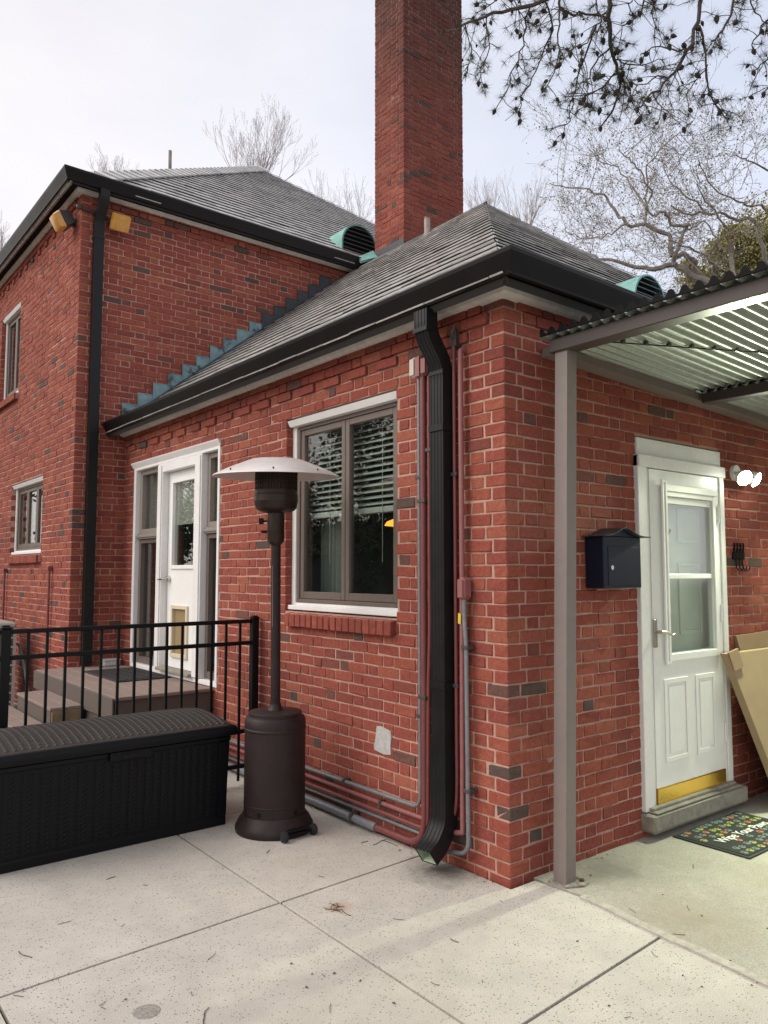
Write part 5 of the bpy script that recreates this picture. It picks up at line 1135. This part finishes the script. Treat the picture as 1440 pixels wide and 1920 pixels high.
def bare_tree(pxb, pxtop, depth, label, seed, wscale=1.0, lv=5, rt=.0):
    rg = np.random.default_rng(seed); top = at_depth(*pxtop, depth); base = np.array([top[0], top[1], -.06])
    b2 = at_depth(pxb[0], pxb[1], depth); H = top[2]; hb = b2[2]; root = empty('bare_tree', tuple(base), label, 'tree', 'bare trees beyond the house')
    mb = MB(); r0 = .007*H+.03; fork = np.array([base[0]+(b2[0]-top[0])*.3, base[1], max(2.0, hb-1.0)])
    mb.tube([base, base*.5+fork*.5+rg.normal(0,.1,3)*np.array([1,1,0]), fork], [r0, r0*.8, r0*.65], 8); tips = []
    mb.build('trunk', M['twig'], root, True, fix=False)
    cr_ = MB(); Lb = (H-fork[2])*.40
    for k in range(11):
        a = 2*pi*k/11+rg.uniform(0,.5); s = rg.uniform(.3,1.5)*wscale; grow(cr_, fork, np.array([cos(a)*s, sin(a)*s, 1.0]), Lb*rg.uniform(.6,.95), r0*.26, lv, rg, .50, .50, 4, (1,2), .74, 4, tips, .08, .0032)
    fk = MB()
    for p, d in tips[::2]: fk.ball(p, .011, 4, 3)
    cr_.build('crown', M['twig'], root, False, fix=False); tag(fk.build('buds', M['twig'], root, fix=False), kind='stuff')
bare_tree((480,330),(478,208),27,'pale bare tree with a broad fine crown directly behind the main roof peak', 3, 1.25)
bare_tree((655,440),(655,335),29,'pale bare tree between the main roof peak and the chimney', 8, .75, 4)
bare_tree((970,420),(985,322),30,'pale bare tree just right of the chimney, narrow upright twigs', 5, .6, 4)
bare_tree((905,400),(912,335),31,'pale bare sapling close beside the chimney, above the wing ridge', 14, .45, 4)
bare_tree((225,340),(214,292),30,'small pale bare treetop showing left of the roof pole', 15, .6, 4)
bare_tree((10,480),(14,418),28,'pale bare tree at the far left behind the house corner', 16, .8, 4)
pl = MB(); pl.tube([(2.13,9.5,7.2),(2.12,9.5,8.72)], .03, 8); tag(pl.build('roof_pole', M['bark_pale']), 'thin grey pole standing up behind the main slate roof', 'pole')
# --- sycamore with crooked limbs, right of the house
Zs = lambda x, y: (960+x/3, 200+y/3)
rg = np.random.default_rng(21)
syc = empty('sycamore_tree', (11.6,5.0,-.06), 'large bare sycamore with crooked pale limbs and small spring buds behind the canopy', 'tree')
DS = 15.0
def limb3(pts, d0=0, d1=0): 
    n = len(pts); return [at_depth(*Zs(*p), DS+d0+(d1-d0)*i/(n-1)) for i, p in enumerate(pts)]
limbs = [
 ([(1260,1130),(1130,1000),(1000,950),(915,888),(800,915),(720,905),(620,880),(520,860),(430,830),(330,790)], .20, .035, 0, 1.0),
 ([(915,888),(917,830),(955,740),(990,662),(920,670),(880,615),(850,592),(790,612),(750,570),(790,480),(740,390),(690,320),(640,285),(600,240)], .095, .02, 0, -1),
 ([(900,842),(885,720),(750,660),(640,660),(590,600),(540,530),(490,490),(400,460),(300,455),(210,430)], .115, .02, .0, .6),
 ([(1180,1040),(1050,950),(1030,870),(980,838),(905,838)], .16, .10, .5, 0),
 ([(1440,900),(1420,850),(1390,670),(1330,625),(1270,640),(1200,605),(1100,605),(960,600),(900,560)], .13, .03, 1.0, .2),
 ([(1230,820),(1225,720),(1180,650),(1120,560),(1060,480),(1040,380)], .07, .02, .8, .2),
 ([(1140,960),(1140,900),(1100,850),(1000,790),(880,750)], .085, .03, .6, -.5),
 ([(1440,580),(1380,555),(1300,540),(1200,500),(1100,420),(1050,300)], .06, .02, .4, -.6),
 ([(1440,360),(1350,310),(1290,290),(1200,260)], .045, .015, .3, -.2),
 ([(750,660),(750,560),(690,470),(650,400),(560,330),(480,300),(420,230)], .06, .015, 0, .8),
 ([(750,600),(760,480),(755,330),(830,240),(910,170),(1000,100)], .05, .015, 0, -.7),
 ([(1100,605),(1000,520),(900,440),(850,330),(800,250)], .05, .015, .3, .9),
 ([(640,660),(560,720),(480,730),(380,740),(300,700)], .045, .015, .1, .9),
 ([(1200,820),(1160,740),(1080,640),(960,700),(900,720)], .05, .02, .5, 1.2),
]
lm = MB(); cr_ = MB(); bd_ = MB()
def twigs(pts, r_at, n, L0, rg, mbt, mbb, rbase=.013, bud=.026, lv=2, upb=.1):
    for k in range(n):
        i = int(rg.integers(1, len(pts))); t = rg.random(); p = pts[i-1]*(1-t)+pts[i]*t; d = pts[i]-pts[i-1]; d /= np.linalg.norm(d)
        a = rg.normal(0,1,3); a -= d*(a@d); a /= np.linalg.norm(a); nd = d*rg.uniform(.1,.7)+a+np.array([0,0,upb]); tips = []
        grow(mbt, p, nd, L0*rg.uniform(.6,1.3), rbase, lv, rg, .62, .12, 4, (1,2), .68, 3, tips, .26, .0028)
        for q, dd in tips:
            for z in range(3): mbb.add(leafq(q-dd*rg.uniform(0,.35)+rg.normal(0,.06,3), bud*rg.uniform(.6,1.4), rg), [(0,1,2,3)])
def leafq(c, s, rg):
    a = rg.normal(0,1,3); a /= np.linalg.norm(a); b = rg.normal(0,1,3); b -= a*(a@b); b /= np.linalg.norm(b); return [c-a*s, c+b*s*.55, c+a*s, c-b*s*.55]
for pts, ra, rb, d0, d1 in limbs:
    P3 = limb3(pts, d0, d1); n = len(P3)
    # smooth + subdivide
    Q = []
    for i in range(n-1):
        for k in range(3):
            t = k/3; q = P3[i]*(1-t)+P3[i+1]*t
            if k: q = q+rg.normal(0,.025,3)
            Q.append(q)
    Q.append(P3[-1]); rs = [.44*(ra+(rb-ra)*(i/(len(Q)-1))**.8) for i in range(len(Q))]; lm.tube(Q, rs, 7)
    twigs(Q[len(Q)//4:], None, int(9+9*rg.random()) if ra < .08 else 13, .72, rg, cr_, bd_, .0070, .020, 3)
tb = limb3([(1260,1130)])[0] if False else at_depth(*Zs(1260,1130), DS); lm.tube([np.array([11.6,5.0,-.06]), np.array([11.4,5.1,2.5]), tb], [.30,.22,.11], 10)
lm.tube([np.array([11.4,5.1,2.5]), at_depth(*Zs(1420,1000),DS+1), at_depth(*Zs(1440,900),DS+1)], [.2,.11,.07], 8); lm.tube([at_depth(*Zs(1230,820),DS+.8), at_depth(*Zs(1260,1130), DS)], [.036,.07], 6)
lm.build('trunk', M['bark_pale'], syc, True, fix=False); cr_.build('crown', mat('sycamore_twigs', (.29,.255,.225), .9, var=.3, vscale=2), syc, fix=False); tag(bd_.build('buds', M['bud'], syc, fix=False), kind='stuff')
# --- olive evergreen at the right edge
rg = np.random.default_rng(33)
ev = empty('evergreen_tree', (22.,9.5,-.06), 'olive green leafy evergreen at the right behind the sycamore and canopy', 'tree')
lf = MB(); DE = 24
cl_ = [(1405,455,50),(1440,430,60),(1380,500,55),(1345,470,28),(1330,520,40),(1425,520,60),(1300,525,28),(1440,490,50),(1370,440,24),(1290,500,16)]
for cx_, cy_, rp in cl_:
    c3 = at_depth(cx_, cy_, DE+rg.uniform(-1,1)); R3 = rp*DE/CAM_F
    for k in range(int(rp*42)):
        v = rg.normal(0,1,3); v /= np.linalg.norm(v); q = c3+v*R3*(.25+.9*rg.random())*np.array([1,1,.8])+rg.normal(0,R3*.12,3); lf.add(leafq(q, rg.uniform(.03,.065), rg), [(0,1,2,3)])
tk_ = MB(); pA = at_depth(1425,520,DE); tk_.tube([(22.,9.5,-.06),(21.6,9.6,3),tuple(pA)], [.3,.22,.10], 8)
for cx_, cy_, rp in cl_: tk_.tube([pA-np.array([0,0,1.]), at_depth(cx_,cy_,DE)], [.05,.015], 5)
tk_.build('trunk', M['bark'], ev, True, fix=False); lf.build('crown', M['leaf'], ev, fix=False)
# --- pine with hanging branches, needles and cones
rg = np.random.default_rng(45)
Zp = lambda x, y: (860+x/2.483, y/2.483)
pine = empty('pine_tree', (6.2,-1.9,-.06), 'tall dark pine whose drooping branches with cones hang into view above the canopy', 'tree')
DP = 7.2
pl_ = [
 ([(520,-60),(400,0),(240,45),(130,75),(20,115),(-60,150)], .030, .012, 0, 1.2),
 ([(470,-40),(470,40),(560,55),(680,80)], .018, .012, 0, 0),
 ([(705,-80),(695,80),(705,180),(725,280),(745,350),(745,430),(700,540),(660,590)], .034, .008, 0, .3),
 ([(1140,-80),(1120,60),(1090,190),(1050,260),(980,360),(900,430),(830,500)], .030, .008, 0, -.6),
 ([(1120,120),(1150,250),(1160,400),(1190,480),(1225,515)], .016, .006, 0, -.4),
 ([(1280,-60),(1270,60),(1230,140),(1180,190)], .018, .008, -.2, -.5),
 ([(1450,60),(1400,160),(1370,230)], .012, .006, -.2, -.4), ([(1470,250),(1420,290),(1370,330)], .012, .006, .2, 0), ([(1460,380),(1420,430)], .010, .006, .1, 0),
 ([(130,75),(140,180),(120,290),(90,380)], .010, .005, .8, .6), ([(30,115),(60,220),(40,340)], .010, .005, 1.1, .9),
 ([(330,40),(300,170),(280,280),(240,390),(170,510)], .012, .005, .5, .4), ([(400,0),(440,140),(400,220),(360,330),(310,420),(280,520)], .012, .005, .3, .6),
 ([(470,40),(460,160),(460,280),(400,420)], .012, .005, .1, -.3), ([(640,120),(600,230),(560,330),(530,450),(520,560),(490,620)], .013, .005, .1, .4),
 ([(690,60),(630,120),(600,200),(520,240)], .012, .005, 0, -.4), ([(700,230),(640,290),(590,370),(600,480)], .012, .005, .1, -.2),
 ([(740,340),(680,400),(600,440),(500,450)], .012, .005, .2, -.4), ([(725,280),(790,300),(870,300),(950,280)], .010, .005, .2, .3), ([(745,350),(800,420),(850,540)], .010, .005, .2, -.3),
 ([(1060,250),(1000,230),(900,220),(850,270)], .012, .005, -.3, 0), ([(980,360),(900,370),(800,380)], .010, .005, -.3, -.1), ([(900,430),(940,490),(960,530)], .008, .005, -.4, -.4),
 ([(870,-40),(850,60),(760,120),(740,230)], .012, .005, .2, .1), ([(930,-30),(900,60),(920,130)], .010, .005, .2, .1), ([(650,-40),(640,40),(700,100)], .010, .005, 0, .3),
 ([(200,-40),(150,20),(80,60)], .010, .005, .8, 1.0), ([(250,-30),(270,40),(320,100)], .010, .005, .6, .5), ([(1160,300),(1100,380),(1060,440)], .008, .005, -.4, -.2),
 ([(1340,-40),(1380,60),(1440,110)], .010, .005, -.2, -.2), ([(820,-40),(790,20),(820,80)], .010, .005, .2, .1),
]
br = MB(); nd_ = MB(); cn_ = MB(); 
def needles(c, d, rg, n=26, L=.108):
    for k in range(n):
        v = rg.normal(0,1,3); v /= np.linalg.norm(v); v = v+d*.5; v /= np.linalg.norm(v); s = np.cross(v, rg.normal(0,1,3)); s /= np.linalg.norm(s); l = L*rg.uniform(.6,1.1)
        b = c+v*.004; nd_.add([b-s*.0016, b+s*.0016, c+v*l], [(0,1,2)])
def cone(c, d, s):
    d = d/np.linalg.norm(d); cn_.tube([c, c+d*s*.25, c+d*s*.6, c+d*s], [s*.18, s*.36, s*.30, s*.06], 6)
for pts, ra, rb, d0, d1 in pl_:
    n = len(pts); P3 = [at_depth(*Zp(*p), DP+d0+(d1-d0)*i/(n-1)) for i, p in enumerate(pts)]; Q = []
    for i in range(n-1):
        for k in range(3):
            t = k/3; q = P3[i]*(1-t)+P3[i+1]*t
            if k: q = q+rg.normal(0,.012,3)
            Q.append(q)
    Q.append(P3[-1]); br.tube(Q, [.75*(ra+(rb-ra)*i/(len(Q)-1)) for i in range(len(Q))], 6)
    L_ = sum(np.linalg.norm(Q[i+1]-Q[i]) for i in range(len(Q)-1))
    for k in range(int(L_*17)):
        i = int(rg.integers(0, len(Q)-1)); t = rg.random(); p = Q[i]*(1-t)+Q[i+1]*t; px, py, _ = project(p)
        if py < -140: continue
        d = Q[i+1]-Q[i]; d /= np.linalg.norm(d); a = rg.normal(0,1,3); a -= d*(a@d); a /= np.linalg.norm(a); v = a*.8+d*rg.uniform(.1,.8)+np.array([0,0,-.25]); v /= np.linalg.norm(v)
        pts_ = [p]; l = rg.uniform(.07,.30)
        for s_ in range(4): v = v+rg.normal(0,.16,3)+np.array([0,0,-.05]); v /= np.linalg.norm(v); pts_.append(pts_[-1]+v*l/4)
        br.tube(pts_, [.0042,.0038,.0034,.003,.0028], 4, cap=False)
        if rg.random() < .85: needles(pts_[-1], v, rg, 30)
        if rg.random() < .35: needles(pts_[2], v, rg, 16)
        if rg.random() < .34: cone(pts_[3], np.array([rg.normal(0,.8),rg.normal(0,.8),-1.]), rg.uniform(.028,.075))
        if rg.random() < .35: needles(pts_[3], v, rg, 22)
    needles(Q[-1], Q[-1]-Q[-2], rg, 30)
    if rg.random() < .7: cone(Q[-1], np.array([rg.normal(0,.3),rg.normal(0,.3),-1.]), .06)
br.tube([(6.2,-1.9,-.06),(6.1,-1.8,5),(6.0,-1.7,11)], [.32,.27,.18], 12)
for tgt in ([(520,-60),0],[(705,-80),0],[(1140,-80),0],[(1280,-60),-.2],[(470,-40),0]):
    p = at_depth(*Zp(*tgt[0]), DP+tgt[1]); br.tube([(6.08,-1.8,8.2+rg.uniform(-.6,.8)), (p+np.array([6.08,-1.8,9.0]))/2+np.array([0,0,.4]), p], [.07,.05,.033], 7)
br.build('trunk', M['bark_dark'], pine, True, fix=False); nd_.build('crown', M['needle'], pine, fix=False); tag(cn_.build('cones', M['cone'], pine, True, fix=False), kind='stuff')
# --- trees and a garage away to the left, mirrored in the window glass
rg = np.random.default_rng(52)
names = ('beside the garage end wall', 'tallest of the group behind the garage', 'farthest out, left of the garage', 'leaning over the garage roof', 'squat, between the garage and the house')
for k, (x, y, h, r_) in enumerate(((-13,17,7.5,3.0),(-20,27,10,4.0),(-23,21,9,3.6),(-18,33,8.5,3.6),(-11,29,6.5,2.8))):
    t = empty('broadleaf_tree', (x,y,-.06), 'dark leafy tree across the yard, '+names[k], 'tree', 'dark trees across the yard')
    mb = MB(); mb.tube([(x,y,-.06),(x+.1,y,h*.4),(x,y+.1,h*.8)], [.25,.2,.06], 8); mb.build('trunk', M['bark_dark'], t, True, fix=False)
    lf = MB()
    for c in range(26):
        cc_ = np.array([x,y,h*.55])+rg.normal(0,1,3)*np.array([r_*.5,r_*.5,h*.20])
        for q in range(230): v = rg.normal(0,1,3); v /= np.linalg.norm(v); lf.add(leafq(cc_+v*r_*.36*rg.random()**.5, rg.uniform(.07,.14), rg), [(0,1,2,3)])
    lf.build('crown', M['leaf_dark'], t, fix=False)
gr = empty('garage', (-17,24,-.06), 'low neighbouring garage with dark ribbed metal roof across the yard', 'garage')
mb = MB(); mb.box(-19.5,-14.5,20,29,-.06,2.3); mb.build('wall', mat('grey_siding', (.10,.11,.11), .8, var=.2, vscale=2), gr)
mb = MB(); mb.prism([(-14.0,19.6,2.25),(-17,19.6,3.7),(-20,19.6,2.25)], (0,9.8,0)); mb.build('roof', mat('dark_metal_roof', (.03,.03,.034), .5), gr)
for k in range(24): mb = MB(); y = 19.7+k*.41; mb.prism([(-14.0,y,2.27),(-17,y,3.72),(-17,y,3.78),(-13.95,y,2.33)], (0,.06,0)); mb.build('roof_rib', mat('roof_rib', (.10,.10,.105), .5) if k == 0 else bpy.data.materials['roof_rib'], gr)
# ------------------------------------------------------------------ litter on the concrete
rg = np.random.default_rng(60)
lt = MB()
def strand(x, y, l, a, r=.0018):
    p = [np.array([x,y,.003])]; 
    for k in range(4): a += rg.normal(0,.25); p.append(p[-1]+np.array([cos(a),sin(a),0])*l/4)
    lt.tube(p, r, 4)
def leafb(x, y, s):
    a = rg.uniform(0,6.28); c_, s_ = cos(a), sin(a); q = [(-1,0,.002),(0,.45,.006),(1,0,.003),(0,-.4,.002)]; lt.add([(x+s*(u*c_-v*s_), y+s*(u*s_+v*c_), z+.0012) for u,v,z in q], [(0,1,2),(0,2,3)])
for pxy, l in (((60,1797),.10),((392,1890),.12),((640,1705),.09),((1300,1622),.06),((860,1768),.05),((700,1585),.12),((745,1588),.14),((690,1578),.05),((1262,1752),.05),((500,1600),.05),((200,1390+260),.05)):
    p = on_z(*pxy, 0); strand(p[0], p[1], l, rg.uniform(0,6.28))
for k in range(70):
    px, py = rg.uniform(0,1440), rg.uniform(1560,1915); p = on_z(px,py,0)
    if p[0] > -.03 and p[1] > -.02: continue
    (leafb(p[0],p[1],rg.uniform(.004,.011)) if rg.random() < .7 else strand(p[0],p[1],rg.uniform(.02,.06),rg.uniform(0,6.28),.0012))
for k in range(60):          # crumbs gathered along the wall foot
    y = rg.uniform(.05,1.7); leafb(-.02-abs(rg.normal(0,.03)), y, rg.uniform(.004,.010))
for k in range(40): x = rg.uniform(.05,2.9); leafb(x, -.02-abs(rg.normal(0,.03)), rg.uniform(.004,.010))
for k in range(13): p = on_z(628,1705,0); strand(p[0]+rg.normal(0,.02),p[1]+rg.normal(0,.02),rg.uniform(.02,.07),rg.uniform(0,6.28),.0012)
for k in range(50): leafb(-.75+rg.normal(0,.12), 6.1+rg.normal(0,.25), rg.uniform(.02,.04))
tag(lt.build('leaf_litter', M['litter'], None, fix=False), 'dry twigs, pine needles and leaf crumbs scattered on the concrete', 'litter', kind='stuff')
mb = MB(); p = on_z(275,1897,0); mb.lathe([(.048,.0006),(.046,.0016),(.001,.002)], (p[0],p[1],0), 24); tag(mb.build('round_cement_plug', mat('grey_plug', (.30,.28,.25), .9, var=.4, vscale=90, bump=.5, bscale=120)), 'small round darker cement plug set in the patio slab', 'plug')
